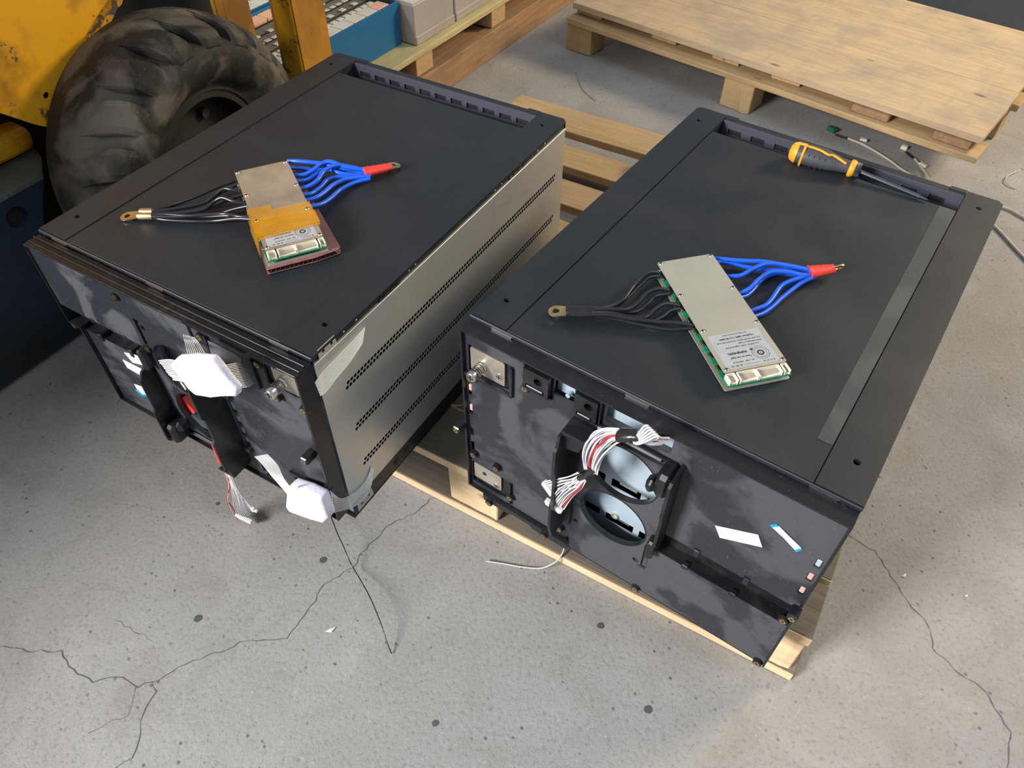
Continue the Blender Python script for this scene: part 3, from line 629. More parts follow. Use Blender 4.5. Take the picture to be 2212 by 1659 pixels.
    # side cheeks of the fan bay
    ch = [(-.021, -.062), (-.058, -.066), (-.062, -.085), (-.066, -.088), (-.066, -.150), (-.062, -.156), (-.062, -.200), (-.066, -.206), (-.066, -.262), (-.058, -.292), (-.021, -.296)]
    m_ = MB(); m_.prism(ch, .1715, .1755, lambda a, b, d: (d, a, b)); m_.box(.1755, .186, -.030, -.021, -.29, -.066); build('bay_cheek', m_, M['black'], t, G)
    ch2 = [(-.021, -.048), (-.052, -.050), (-.056, -.056), (-.056, -.120), (-.052, -.126), (-.052, -.188), (-.044, -.202), (-.021, -.215)]
    m_ = MB(); m_.prism(ch2, .3165, .3205, lambda a, b, d: (d, a, b)); build('bay_cheek', m_, M['black'], t, G)
    pieces('bay_hook', [(.2985, .3165, -.052, -.021, -.090, -.049), (.286, .2985, -.046, -.026, -.100, -.078)], M['black'], t, G, .005)
    pieces('bay_bridge', [(.200, .296, -.0275, -.021, -.060, -.053), (.305, .3155, -.040, -.021, -.245, -.205)], M['black'], t, G, .003)
    m_ = MB(); m_.prism([(.1755, -.0545), (.207, -.0545), (.198, -.088), (.1755, -.094)], -.050, -.0215, py); m_.prism([(.1755, -.0545), (.207, -.0545), (.207, -.058), (.1755, -.062)], -.056, -.050, py); build('cable_funnel', m_, M['black'], t, G)
    if not isA:
        m_ = MB(); m_.box(.1385, .300, -.0080, -.0065, -.048, -.0085); build('bright_window_plate', m_, M['inner'], t, G)  # added plate, set forward so the windows show bright
        for (x0, x1, z0, z1, hc) in ((.1005, .1375, -.0495, -.0135, (.1225, -.0265)), (.1745, .2055, -.0515, -.0125, (.194, -.024))):
            m_ = MB(); m_.prism(rect(x0, z0, x1, z1), -.030, -.012, py, holes=[circ(hc[0], hc[1], .0068, 16), rrect(x0+.004, z0+.003, x1-.006, z0+.011, .002)]); build('cable_socket', m_, M['black'], t, G)
            m_ = MB(); m_.ring((hc[0], -.0305, hc[1]), (hc[0], -.013, hc[1]), .0074, .0058, 18); m_.box(x0+.005, x1-.007, -.031, -.020, z0+.004, z0+.009, 0, .001); build('socket_ring', m_, M['black'], t, G)
        m_ = MB(); m_.cyl((.158, -.008, -.040), (.158, -.017, -.040), .0032, 12); build('locating_pin', m_, M['inner'], t, G)
        m_ = MB(); m_.ring((.238, .009, -.266), (.238, .006, -.266), .0055, .0042, 20); build('wire_loop', m_, M['nickel'], t, G)
    # insides
    ip = [rrect(x0, z-.0085, x1, z+.0085, .001, 2) for z in (SZ1, SZ2, SZ2+.086) for x0, x1 in ((SX0-.034, SX0-.010), (SX0, SX1), (SX1+.0095, SX1+.028))]
    m_ = MB(); m_.prism(rect(.006, -.346, .494, -.0085), .009, .0105, py, holes=ip); build('inner_plate', m_, M['inner'], t, G)
    m_ = MB(); m_.box(.01, .49, .034, .037, -.346, -.008); build('cell_wall', m_, M['black'], t, G)
    for z in (-SZ1, -SZ2):
        m_ = MB(); m_.box(SX0+.010, SX1-.008, .014, .018, -z-.004, -z+.004); build('inner_tab', m_, M['steel'], t, G)
    # side clip blocks
    for x, zs in ((.4908, () if isA else (.096, .126, .158)), (.0085, (.118, .160))):
        for k, z in enumerate(zs):
            m_ = MB(); m_.box(x-.003, x+.003, -.0205, -.010, -z-.006, -z+.006, 0, .001); build('edge_clip', m_, M['pink'] if (k or x < .1) else M['inner'], t, G)
    if isA:
        for a_, b_ in ((.108, .126), (.130, .150), (.156, .176), (.183, .206)):
            m_ = MB(); m_.box(.152, .1695, -.0176, -.0166, -b_-.001, -a_+.001); build('bay_slot', m_, M['inner'], t, G)
    # screw bosses with brass inserts
    bl = [(.0150, -.0905, .008), (.1000, -.0580, .004), (-.004, -.1985, .022), (.0130, -.2600, .007), (.0555, -.2600, .008), (.0800, -.3170, .007), (.0430, -.3580, .006), (.1465, -.3560, .006), (.1700, -.3190, .008), (.1760, -.2860, .008), (.3120, -.2425, .004), (.3030, -.3540, .009), (.4905, -.2335, .004), (.4960, -.1960, .018), (.4900, -.3540, .009)] if not isA else \
        [(.502, -.330, .004), (.490, -.198, .006), (.322, -.332, .008), (.165, -.334, .006), (.070, -.332, .004), (.048, -.286, .008), (.006, -.285, .006), (.018, -.187, .020), (.006, -.115, .008), (.303, -.243, .008), (.160, -.222, .006), (.160, -.102, .007), (.03, -.060, .007)]
    for k, (x, z, hgt) in enumerate(bl):
        y0 = -.0205 if not (z < -.345 and x < .18) else -.0260
        m_ = MB()
        if hgt > .012: m_.box(x-.0062, x+.0062, y0-hgt, y0, z-.0062, z+.0062, 0, .0018)
        else: m_.tube([(x, y0, z), (x, y0-hgt*.5, z), (x, y0-hgt, z)], .0066, 16, 0, True, 1, [.0072, .0066, .0062])
        b_ = build('screw_boss', m_, M['black'], t, G)
        m_ = MB(); m_.ring((x, y0-hgt-.0009, z), (x, y0-hgt+.001, z), .0040, .0018, 16); m_.cyl((x, y0-hgt-.0004, z), (x, y0-hgt, z), .0018, 10, 1); build('brass_insert', m_, [M['brass'], M['dark']], b_, G)
    # latch plates
    def latch(x0, z0, x1, z1, knob, scr):
        m_ = MB(); m_.prism(rrect(x0, z0, x1, z1, .003, 3), -.020, -.0175, py); l_ = build('latch_plate', m_, M['nickelA'], t, G)
        m_ = MB(); m_.cyl((scr[0], -.020, scr[1]), (scr[0], -.0212, scr[1]), .0055, 16); m_.box(scr[0]-.004, scr[0]+.004, -.0214, -.0211, scr[1]-.0006, scr[1]+.0006, 1); m_.box(scr[0]-.0006, scr[0]+.0006, -.0214, -.0211, scr[1]-.004, scr[1]+.004, 1); build('screw', m_, [M['steel'], M['dark']], l_, G)
        if knob:
            kx, kz = knob; m_ = MB(); m_.tube([(kx, -.020, kz), (kx, -.024, kz), (kx, -.0245, kz), (kx, -.030, kz)], .006, 18, 0, True, 1, [.008, .008, .0055, .0055])
            for i in range(4): m_.ring((kx, -.0245-.0028*i, kz), (kx, -.0258-.0028*i, kz), .0078, .005, 18)
            m_.tube([(kx, -.036, kz), (kx, -.046, kz), (kx, -.047, kz)], .007, 18, 0, True, 1, [.0075, .0078, .0062]); m_.box(kx-.005, kx+.005, -.0474, -.0469, kz-.0007, kz+.0007, 1); m_.box(kx-.0007, kx+.0007, -.0474, -.0469, kz-.005, kz+.005, 1)
            build('plunger_knob', m_, [M['steel'], M['dark']], l_, G)
        else:
            m_ = MB(); m_.cyl(((x0+x1)/2-.006, -.0205, (z0+z1)/2+.002), ((x0+x1)/2-.006, -.0200, (z0+z1)/2+.002), .0035, 12); build('pin_hole', m_, M['dark'], l_, G)
    def back_box(L):
        xs = [a for a, b in L]; zs = [b for a, b in L]; m_ = MB(); m_.box(min(xs)-.002, max(xs)+.002, -.0165, -.0150, min(zs)-.002, max(zs)+.002); build('latch_recess', m_, M['black'], t, G)
    back_box(L1); back_box(L2)
    if not isA:
        latch(.0115, -.037, .066, -.0795, (.031, -.0615), (.0575, -.066)); latch(.0085, -.2875, .0595, -.3235, None, (.051, -.317))
    else:
        latch(.0065, -.302, .050, -.344, (.034, -.318), (.044, -.340)) ; latch(.0115, -.055, .066, -.092, None, (.0575, -.083))
    return t, G

M['bracket'] = plain('dull_zinc_bracket', (0.42, 0.40, 0.37), 0.4, 0.3, 0.2, 60)
M['slotbar'] = plain('blue_grey_slotted_metal', (0.095, 0.10, 0.13), 0.34, 0.3)
M['strip'] = dusty('paler_lid_tone', (0.045, 0.052, 0.054), (0.065, 0.07, 0.07), 0.45, 0.5, 8)
def text_mb(body, size, mat4, mb, m=0, extrude=0.0, bold=0.0, align='CENTER'):
    cu = bpy.data.curves.new('lettering', 'FONT'); cu.body = body; cu.size = size; cu.align_x = align; cu.align_y = 'CENTER'; cu.offset = bold; cu.resolution_u = 3
    o = bpy.data.objects.new('lettering', cu); me = bpy.data.meshes.new_from_object(o)
    mb.add([tuple(mat4 @ v.co) for v in me.vertices], [tuple(p.vertices) for p in me.polygons], m)
    bpy.data.objects.remove(o); bpy.data.curves.remove(cu); bpy.data.meshes.remove(me)
M['inkfaint'] = plain('faint_grey_ink', (0.62, 0.62, 0.64), 0.6)
tA, GA = case('battery_case', 'left black battery case with silver vented side and foam pads taped on its front', FA, True)
tB, GB = case('battery_case', 'right black battery case with two round openings in its front and a screwdriver on top', FB, False)
# ridges of the left case's upper bezel edge
m_ = MB()
pieces('bezel_ridge', [(.001, .4985, y-.0012, y+.0012, z-.003, z) for y, z in ((-.0135, -.0045), (-.0225, -.0060), (-.0305, -.0075))], M['black'], tA, FA, .0005)
# small things fixed to the right case's front
def quad_plate(name, pts, th, mat, parent, F, label=None):
    n = len(pts); P = [Vector(p) for p in pts]; nr = (P[1]-P[0]).cross(P[2]-P[0]).normalized()
    if nr.y > 0: nr = -nr
    m_ = MB(); m_.add([p[:] for p in P]+[(p+nr*th)[:] for p in P], [tuple(range(n))[::-1], tuple(range(n, 2*n))]+[(i, (i+1) % n, (i+1) % n+n, i+n) for i in range(n)])
    return build(name, m_, mat, parent, F, label)
st = quad_plate('sticker', [(0.3743, -0.0215, -0.1252), (0.4220, -0.0215, -0.1002), (0.4318, -0.0215, -0.1181), (0.3843, -0.0215, -0.1428)], .0004, M['paper'], tB, FB, 'plain white rectangular sticker')
tm_ = MB(); sp_ = [Vector((0.4151, -0.0221, -0.1162)), Vector((0.4261, -0.0221, -0.1106))]; ux = (sp_[1]-sp_[0]).normalized()
text_mb('01', .0065, Matrix(((ux.x, 0, 0, sp_[0].x), (0, 0, -1, -.0221), (ux.z, 1, 0, sp_[0].z), (0, 0, 0, 1))), tm_); build('print', tm_, M['inkfaint'], st, FB)
fc = quad_plate('ribbon_cable', [(0.4315, -0.0215, -0.0745), (0.4374, -0.0215, -0.0669), (0.4482, -0.0225, -0.0716), (0.4677, -0.0215, -0.0833), (0.4629, -0.0215, -0.0921), (0.4470, -0.0225, -0.0805)], .0006, M['white'], tB, FB, 'short white ribbon cable with blue ends')
quad_plate('ribbon_end', [(0.4287, -0.0213, -0.0725), (0.4347, -0.0213, -0.0650), (0.4374, -0.0213, -0.0672), (0.4315, -0.0213, -0.0747)], .0012, M['cyan'], fc, FB)
quad_plate('ribbon_end', [(0.4629, -0.0213, -0.0924), (0.4677, -0.0213, -0.0835), (0.4696, -0.0213, -0.0846), (0.4650, -0.0213, -0.0942)], .0012, M['cyan'], fc, FB)
# stickers on the left case
quad_plate('sticker', [(0.1124, -0.0262, -0.1698), (0.1353, -0.0262, -0.1610), (0.1867, -0.0262, -0.1527), (0.1553, -0.0262, -0.1763), (0.1229, -0.0262, -0.1865)], .0004, M['paper'], tA, FA, 'white sticker, upper of two')
quad_plate('sticker', [(0.0967, -0.0262, -0.1932), (0.1455, -0.0262, -0.1918), (0.1255, -0.0262, -0.2131), (0.0972, -0.0262, -0.2116)], .0004, M['paper'], tA, FA, 'white sticker, lower of two')
fc2 = quad_plate('ribbon_cable', [(0.0914, -0.0262, -0.2525), (0.1231, -0.0262, -0.2446), (0.1196, -0.0262, -0.2621), (0.1008, -0.0262, -0.2718), (0.0923, -0.0262, -0.2654)], .0006, M['white'], tA, FA, 'short white ribbon cable with a blue end')
quad_plate('ribbon_end', [(0.0891, -0.0258, -0.2665), (0.0999, -0.0258, -0.2727), (0.1187, -0.0258, -0.2630), (0.1163, -0.0258, -0.2677), (0.0966, -0.0258, -0.2791), (0.0843, -0.0258, -0.2714)], .0012, M['cyan'], fc2, FA)
rp = [(0.1853, -0.0140, -0.2371), (0.2029, -0.0140, -0.2291), (0.2109, -0.0140, -0.2429), (0.2195, -0.0140, -0.2533), (0.1961, -0.0140, -0.2777), (0.1812, -0.0140, -0.2763)]
m_ = MB(); m_.prism([(a, c) for a, b, c in rp], -.019, -.008, py); build('red_cable_end', m_, M['redtape'], tA, FA, 'red taped cable end seen inside the lower round opening')
m_ = MB(); m_.tube(catmull([(0.1662, -0.0100, -0.2162), (0.2156, -0.0200, -0.1815), (0.2370, -0.0260, -0.1802), (0.2323, -0.0240, -0.1971)], 6), .0016, 8); build('cable_loop', m_, M['whitewire'], tA, FA)

# ============================================================ helpers for small things
def strip(name, pairs, parent, F, n_fil=0, rf=.0004, mat=None, label=None, k=4, fil_mat=None, jag=0.0):
    L = catmull([a for a, b in pairs], k); R = catmull([b for a, b in pairs], k); m_ = MB(); rnd = random.Random(len(pairs)*7+n_fil)
    m_.add([v for a, b in zip(L, R) for v in (a[:], b[:])], [(2*i, 2*i+1, 2*i+3, 2*i+2) for i in range(len(L)-1)])
    o = build(name, m_, mat or M['glass'], parent, F, label)
    if n_fil:
        m_ = MB()
        for i in range(n_fil):
            t = (i+.5)/n_fil; pts = [a.lerp(b, min(1, max(0, t+rnd.uniform(-.1, .1)/n_fil))) for a, b in zip(L, R)]
            if jag:
                e = pts[0]-(pts[1]-pts[0]).normalized()*rnd.uniform(0, jag); pts[0] = e
            m_.tube(pts, rf, 5)
        f_ = build('filaments', m_, fil_mat or M['filament'], o, F); f_['kind'] = 'stuff'
    return o
def bundle(path, n, spreads, r, parent, F, red=(), normal=(0, 1, 0), depth=.002, mats=None, k=5, name='wire', seed=0):
    rnd = random.Random(seed); P = [Vector(p) for p in path]; nrm = Vector(normal); out = []
    for i in range(n):
        t = (i/(n-1))*2-1 if n > 1 else 0; pts = []
        for j, p in enumerate(P):
            d = (P[min(j+1, len(P)-1)]-P[max(j-1, 0)]).normalized(); s = d.cross(nrm).normalized(); sp = spreads[j]
            pts.append(p+s*sp*t+nrm*(depth*(1 if i % 2 else -1)*(0.5+0.5*rnd.random()) if 0 < j < len(P)-1 else 0)+s*rnd.uniform(-1, 1)*sp*.12)
        m_ = MB(); m_.tube(catmull(pts, k), r, 7); out.append(build(name, m_, M['redwire'] if i in red else M['whitewire'], parent, F)); 
    return out
def soft_pad(pts, thick, nrm, F, bev=.004):
    bm = bmesh.new(); nrm = Vector(nrm); vs = [bm.verts.new(p) for p in pts]; f = bm.faces.new(vs)
    r = bmesh.ops.extrude_face_region(bm, geom=[f]); bmesh.ops.translate(bm, verts=[v for v in r['geom'] if isinstance(v, bmesh.types.BMVert)], vec=nrm*thick)
    bmesh.ops.recalc_face_normals(bm, faces=bm.faces)
    bmesh.ops.bevel(bm, geom=bm.edges[:], offset=bev, segments=3, affect='EDGES', profile=.6); bm.verts.index_update()
    m_ = MB(); m_.add([v.co[:] for v in bm.verts], [[v.index for v in q.verts] for q in bm.faces], 0, True); bm.free(); return m_

# ============================================================ battery management boards
def bms(label, F, origin, yaw, z0, blue, black, isA, tail_b, lug_b, tail_k, lug_k, W_=.0795, L_=.2075):
    FB_ = F @ Matrix.Translation((origin[0], origin[1], z0)) @ Matrix.Rotation(yaw, 4, 'Z')
    t = thing('battery_management_board', label, 'circuit board', FB_, (.04, .1, 0), 'battery management boards lying on the cases')
    m_ = MB(); m_.prism(rrect(-.0025, -.014, W_+.001, L_+.001, .002, 3), 0, .0016, pz); build('bottom_plate', m_, M['nickel'], t, FB_)
    m_ = MB(); m_.box(-.0012, W_+.0012, -.0135, L_-.008, .0062, .0078); build('circuit_board', m_, M['pcb'], t, FB_)
    m_ = MB(); m_.box(.002, W_-.002, .004, L_-.006, .0017, .0061); m_.box(.003, W_-.003, .004, L_-.010, .0079, .0140); build('board_filling', m_, M['dark'], t, FB_)
    rnd = random.Random(5)
    for k in range(9):
        y = .012+k*.021; m_ = MB(); m_.box(-.0018, .0015, y, y+rnd.uniform(.004, .009), .0079, .0105, 0, .0004); build('solder_pad', m_, M['steel'] if k % 3 else M['brass'], t, FB_)
    m_ = MB(); m_.prism(rrect(0, 0, W_, L_, .0025, 3), .0150, .0165, pz); top = build('top_plate', m_, M['nickelA'] if isA else M['nickel'], t, FB_)
    for x, y in ((.004, .004), (W_-.004, .004), (.004, L_-.004), (W_-.004, L_-.004), (.004, .070), (W_-.004, .070), (.004, .138), (W_-.004, .136)):
        m_ = MB(); m_.tube([(x, y, .0165), (x, y, .0176), (x, y, .0182)], .0025, 12, 0, True, 1, [.0028, .0027, .0016]); m_.box(x-.002, x+.002, y-.0004, y+.0004, .0182, .0184, 1); m_.box(x-.0004, x+.0004, y-.002, y+.002, .0182, .0184, 1); build('screw', m_, [M['steel'], M['dark']], t, FB_)
    # white header sockets along the near end
    def header(x0, x1, npin, tag_=None):
        m_ = MB(); y0, y1 = -.0128, -.0005; z0_, z1_ = .0079, .0150
        m_.box(x0, x1, y0, y0+.0012, z0_, z0_+.0025); m_.box(x0, x1, y1-.0012, y1, z0_, z1_); m_.box(x0, x0+.0016, y0-.0006, y1, z0_, z1_, 0, .0003); m_.box(x1-.0016, x1, y0-.0006, y1, z0_, z1_, 0, .0003); m_.box(x0, x1, y0, y1, z0_, z0_+.0012)
        h_ = build('header_socket', m_, M['cream'], t, FB_)
        m_ = MB()
        for i in range(npin):
            x = x0+.003+(x1-x0-.006)*i/max(1, npin-1); m_.box(x-.0003, x+.0003, y0+.003, y1-.002, z0_+.003, z0_+.0036); m_.box(x-.0003, x+.0003, y1-.0010, y1-.0004, z1_, z1_+.0004)
        q_ = build('pins', m_, M['creamdk'], h_, FB_); q_['kind'] = 'stuff'
    header(.001, .0125, 3); header(.0145, .0385, 10); header(.0386, .0685, 13); header(.0705, .0785, 3)
    # printed label
    m_ = MB(); m_.prism(rrect(.0055, .0035, .0725, .060, .001, 2), .01655, .0167, pz); lb = build('label', m_, M['silverlabel'], t, FB_)
    ink = MB()
    def tx(s, size, x, y, bold=0.0): text_mb(s, size, Matrix.Translation((x, y, .01685)) @ Matrix.Rotation(math.pi, 4, 'Z'), ink, 0, 0, bold)
    tx('B+ 20+ 18+', .0030, .0185, .0068, .00006); tx('B- 1+ 2+ 3+', .0030, .0600, .0068, .00006); ink.box(.029, .0475, .0066, .0069, .0168, .01688)
    tx('BC_17SR   2022-05-25', .0029, .0300, .0120, .00003); tx('"Scan to get App"', .0038, .0300, .0190, .00008)
    for k in range(15): ink.box(.017+k*.0016, .0177+k*.0016+(.0004 if k % 3 else 0), .0245, .0275 if k % 4 else .0285, .0168, .01688)
    tx('Use LiFePO4 13/24S, suggested 8-20A', .0028, .0400, .0360, .00004); tx('Passive Balancing to Supply', .0028, .0520, .0405, .00004)
    tx('Your smart and safe solution, and battery have to use', .0026, .0395, .0450, .00005); tx('Li(x)Smart BMS, 13-S 80-200A', .0036, .0390, .0510, .00009)
    tx('Smart Battery Protection System', .0024, .0390, .0565, .00003)
    build('print', ink, M['ink'], lb, FB_)
    fr_ = MB()
    for (x0, x1, y0, y1) in ((.0085, .0710, .0320, .0323), (.0085, .0710, .0478, .0481), (.0080, .0083, .0325, .0476), (.0710, .0713, .0325, .0476)): fr_.box(x0, x1, y0, y1, .0168, .01686)
    build('print_frame', fr_, M['inkgrey'], lb, FB_)
    cx, cy = .0560, .0205; m_ = MB(); m_.ring((cx, cy, .0168), (cx, cy, .01688), .0105, .0102, 36); m_.ring((cx, cy, .0168), (cx, cy, .01688), .0044, .0024, 24); m_.cyl((cx, cy, .0168), (cx, cy, .01688), .0007, 8); m_.cyl((cx-.0085, cy+.0075, .0168), (cx-.0085, cy+.0075, .0169), .0018, 14)
    for k in range(28):
        a = k*.2244; m_.box(0, 0, 0, 0, 0, 0) if False else m_.tube([(cx+.0068*math.cos(a), cy+.0068*math.sin(a), .01684), (cx+(.0094 if k % 3 else .0086)*math.cos(a), cy+(.0094 if k % 3 else .0086)*math.sin(a), .01684)], .00012, 4)
    build('round_emblem', m_, M['ink'], lb, FB_)
    # cables
    for i, c in enumerate(blue):
        m_ = MB(); m_.tube(catmull(c, 7), .0031 if not isA else .0033, 10); build('blue_cable', m_, M['blue'], t, F)
    for i, c in enumerate(black):
        m_ = MB(); m_.tube(catmull(c, 7), .0027, 10); build('black_cable', m_, M['blackwire'], t, F)
    # tails and lugs
    a, b = [Vector(p) for p in tail_b]; n = 10; m_ = MB()
    m_.tube([a.lerp(b, i/n) for i in range(n+1)], .01, 16, 0, True, .75, [(.0105-.0035*(i/n))*(1+.04*(-1)**i) for i in range(n+1)]); build('red_tape_wrap', m_, M['redtape'], t, F)
    def lug(p, q, mat, tilt=0.0, w=.0095, hole=.0046, name='ring_lug'):
        p = Vector(p); q = Vector(q); d = (q-p).normalized(); s = d.cross(Vector((0, 0, 1))).normalized(); up_ = s.cross(d)
        if tilt: s, up_ = s*math.cos(tilt)+up_*math.sin(tilt), up_*math.cos(tilt)-s*math.sin(tilt)
        ln = (q-p).length; outl = [(0, -w*.8), (0, w*.8)]+[(ln+w*math.cos(x), w*math.sin(x)) for x in [math.pi/2-math.pi*k/14 for k in range(15)]]
        m_ = MB(); m_.prism(outl, -.0009, .0009, lambda u, v, z: (p+d*u+s*v+up_*z)[:], holes=[circ(ln, 0, hole, 18)]); return build(name, m_, mat, t, F)
    lug(*lug_b)
    if not isA:
        a, b = [Vector(p) for p in tail_k]; m_ = MB(); m_.tube([a.lerp(b, i/8) for i in range(9)], .01, 16, 0, True, .6, [.0098*(1+.05*(-1)**i) for i in range(9)]); build('black_tape_wrap', m_, M['blktape'], t, F)
    else:
        a, b = [Vector(p) for p in tail_k]; s = (b-a).cross(Vector((0, 0, 1))).normalized()*.0052
        for sg in (-1, 1):
            m_ = MB(); m_.tube([a+s*sg-(b-a)*.0, a+s*sg+(b-a)*.1, b+s*sg], .0052, 14, 0, True, 1, [.0040, .0052, .0052]); build('crimp_barrel', m_, M['goldlug'], t, F)
    lug(*lug_k)
    return t, FB_

bB, FbB = bms('bare silver circuit board unit with short taped cables on the right case', FB, (0.3100, 0.0737, 0.0165), math.radians(49.6), .0002,
  [[(0.2031, 0.2677, 0.0100), (0.2200, 0.2746, 0.0110), (0.2390, 0.2846, 0.0110), (0.2707, 0.3037, 0.0110), (0.3003, 0.3102, 0.0120), (0.3259, 0.3229, 0.0110)],
   [(0.2120, 0.2631, 0.0100), (0.2267, 0.2774, 0.0060), (0.2471, 0.2854, 0.0040), (0.2698, 0.2945, 0.0040), (0.2962, 0.3095, 0.0050), (0.3267, 0.3233, 0.0080)],
   [(0.2327, 0.2398, 0.0100), (0.2429, 0.2453, 0.0120), (0.2538, 0.2537, 0.0140), (0.2614, 0.2726, 0.0160), (0.2738, 0.2915, 0.0180), (0.2948, 0.3049, 0.0160), (0.3268, 0.3197, 0.0120)],
   [(0.2616, 0.2161, 0.0100), (0.2679, 0.2259, 0.0110), (0.2733, 0.2367, 0.0140), (0.2761, 0.2562, 0.0160), (0.2834, 0.2759, 0.0180), (0.2999, 0.2919, 0.0160), (0.3189, 0.3034, 0.0120), (0.3294, 0.3175, 0.0100)],
   [(0.2662, 0.2156, 0.0080), (0.2720, 0.2274, 0.0050), (0.2747, 0.2442, 0.0040), (0.2764, 0.2754, 0.0040), (0.2880, 0.2980, 0.0040), (0.3095, 0.3083, 0.0050), (0.3287, 0.3203, 0.0070)],
   [(0.2884, 0.1952, 0.0100), (0.2948, 0.2086, 0.0090), (0.3013, 0.2233, 0.0080), (0.3028, 0.2396, 0.0080), (0.3036, 0.2714, 0.0090), (0.3171, 0.2981, 0.0100), (0.3303, 0.3169, 0.0100)],
   [(0.2964, 0.1921, 0.0080), (0.3035, 0.2096, 0.0050), (0.3081, 0.2293, 0.0040), (0.3119, 0.2541, 0.0040), (0.3212, 0.2945, 0.0050), (0.3321, 0.3154, 0.0080)]],
  [[(0.1253, 0.0851, 0.0120), (0.1415, 0.1000, 0.0120), (0.1497, 0.1209, 0.0120), (0.1481, 0.1559, 0.0140), (0.1515, 0.1818, 0.0160), (0.1611, 0.1959, 0.0120)],
   [(0.1242, 0.0877, 0.0080), (0.1424, 0.1056, 0.0060), (0.1493, 0.1290, 0.0060), (0.1515, 0.1614, 0.0080), (0.1542, 0.1811, 0.0100), (0.1643, 0.1930, 0.0100)],
   [(0.1271, 0.0822, 0.0120), (0.1437, 0.0962, 0.0120), (0.1617, 0.1080, 0.0120), (0.1683, 0.1232, 0.0130), (0.1698, 0.1440, 0.0160), (0.1772, 0.1615, 0.0160), (0.1884, 0.1719, 0.0120)],
   [(0.1254, 0.0859, 0.0060), (0.1469, 0.1040, 0.0040), (0.1692, 0.1179, 0.0040), (0.1761, 0.1352, 0.0060), (0.1782, 0.1558, 0.0080), (0.1911, 0.1703, 0.0090)],
   [(0.1298, 0.0777, 0.0120), (0.1491, 0.0932, 0.0100), (0.1732, 0.1037, 0.0080), (0.1882, 0.1118, 0.0100), (0.1915, 0.1294, 0.0120), (0.1983, 0.1444, 0.0140), (0.2134, 0.1537, 0.0120)],
   [(0.1277, 0.0822, 0.0060), (0.1609, 0.0971, 0.0040), (0.1918, 0.1129, 0.0040), (0.2027, 0.1289, 0.0050), (0.2067, 0.1415, 0.0080), (0.2147, 0.1523, 0.0090)],
   [(0.1320, 0.0741, 0.0120), (0.1522, 0.0875, 0.0120), (0.1734, 0.0967, 0.0110), (0.2043, 0.1116, 0.0110), (0.2268, 0.1233, 0.0120), (0.2433, 0.1327, 0.0100)],
   [(0.1308, 0.0768, 0.0070), (0.1571, 0.0920, 0.0050), (0.1848, 0.1017, 0.0040), (0.2173, 0.1136, 0.0040), (0.2339, 0.1240, 0.0060), (0.2436, 0.1304, 0.0080)]],
  False, ((0.3231, 0.3150, 0.0110), (0.3467, 0.3399, 0.0120)), ((0.3438, 0.3355, 0.0120), (0.3524, 0.3433, 0.0140), M['goldlug'], 1.15, .0075, .0038), ((0.1288, 0.0832, 0.0090), (0.1004, 0.0639, 0.0090)), ((0.1027, 0.0669, 0.0080), (0.0882, 0.0606, 0.0050), M['goldlug'], 0.0, .0100, .0047))
ZA_ = .0085
# corrugated scrap under the left board
Fk = FA @ Matrix.Translation((*(0.3360, 0.1043, 0.0245)[:2], 0)) @ Matrix.Rotation(math.radians(55.2), 4, 'Z')
ct = thing('corrugated_sheet', 'purple-brown corrugated scrap under the taped board on the left case', 'sheet', Fk, (.04, .1, 0))
m_ = MB(); outl = [(-.006, -.020), (.060, -.0205), (.094, -.016), (.097, -.010), (.092, .12), (.088, .205), (.004, .205), (-.004, .06)]
m_.prism(outl, .0072, .0078, pz); build('top_liner', m_, M['kraft'], ct, Fk)
m_ = MB(); m_.prism(outl, .0002, .0008, pz); build('bottom_liner', m_, M['kraft'], ct, Fk)
m_ = MB(); x = -.005; i = 0
while x < .0905:
    yb = -.0195 if x < .06 else -.0195+(x-.06)*.11
    za, zb = (.0008, .0072) if i % 2 else (.0072, .0008)
    m_.add([(x, yb, za), (x+.0031, yb, zb), (x+.0031, .19, zb), (x, .19, za)], [(0, 1, 2, 3)]); x += .0031; i += 1
f_ = build('fluting', m_, M['kraft'], ct, Fk); f_['kind'] = 'stuff'
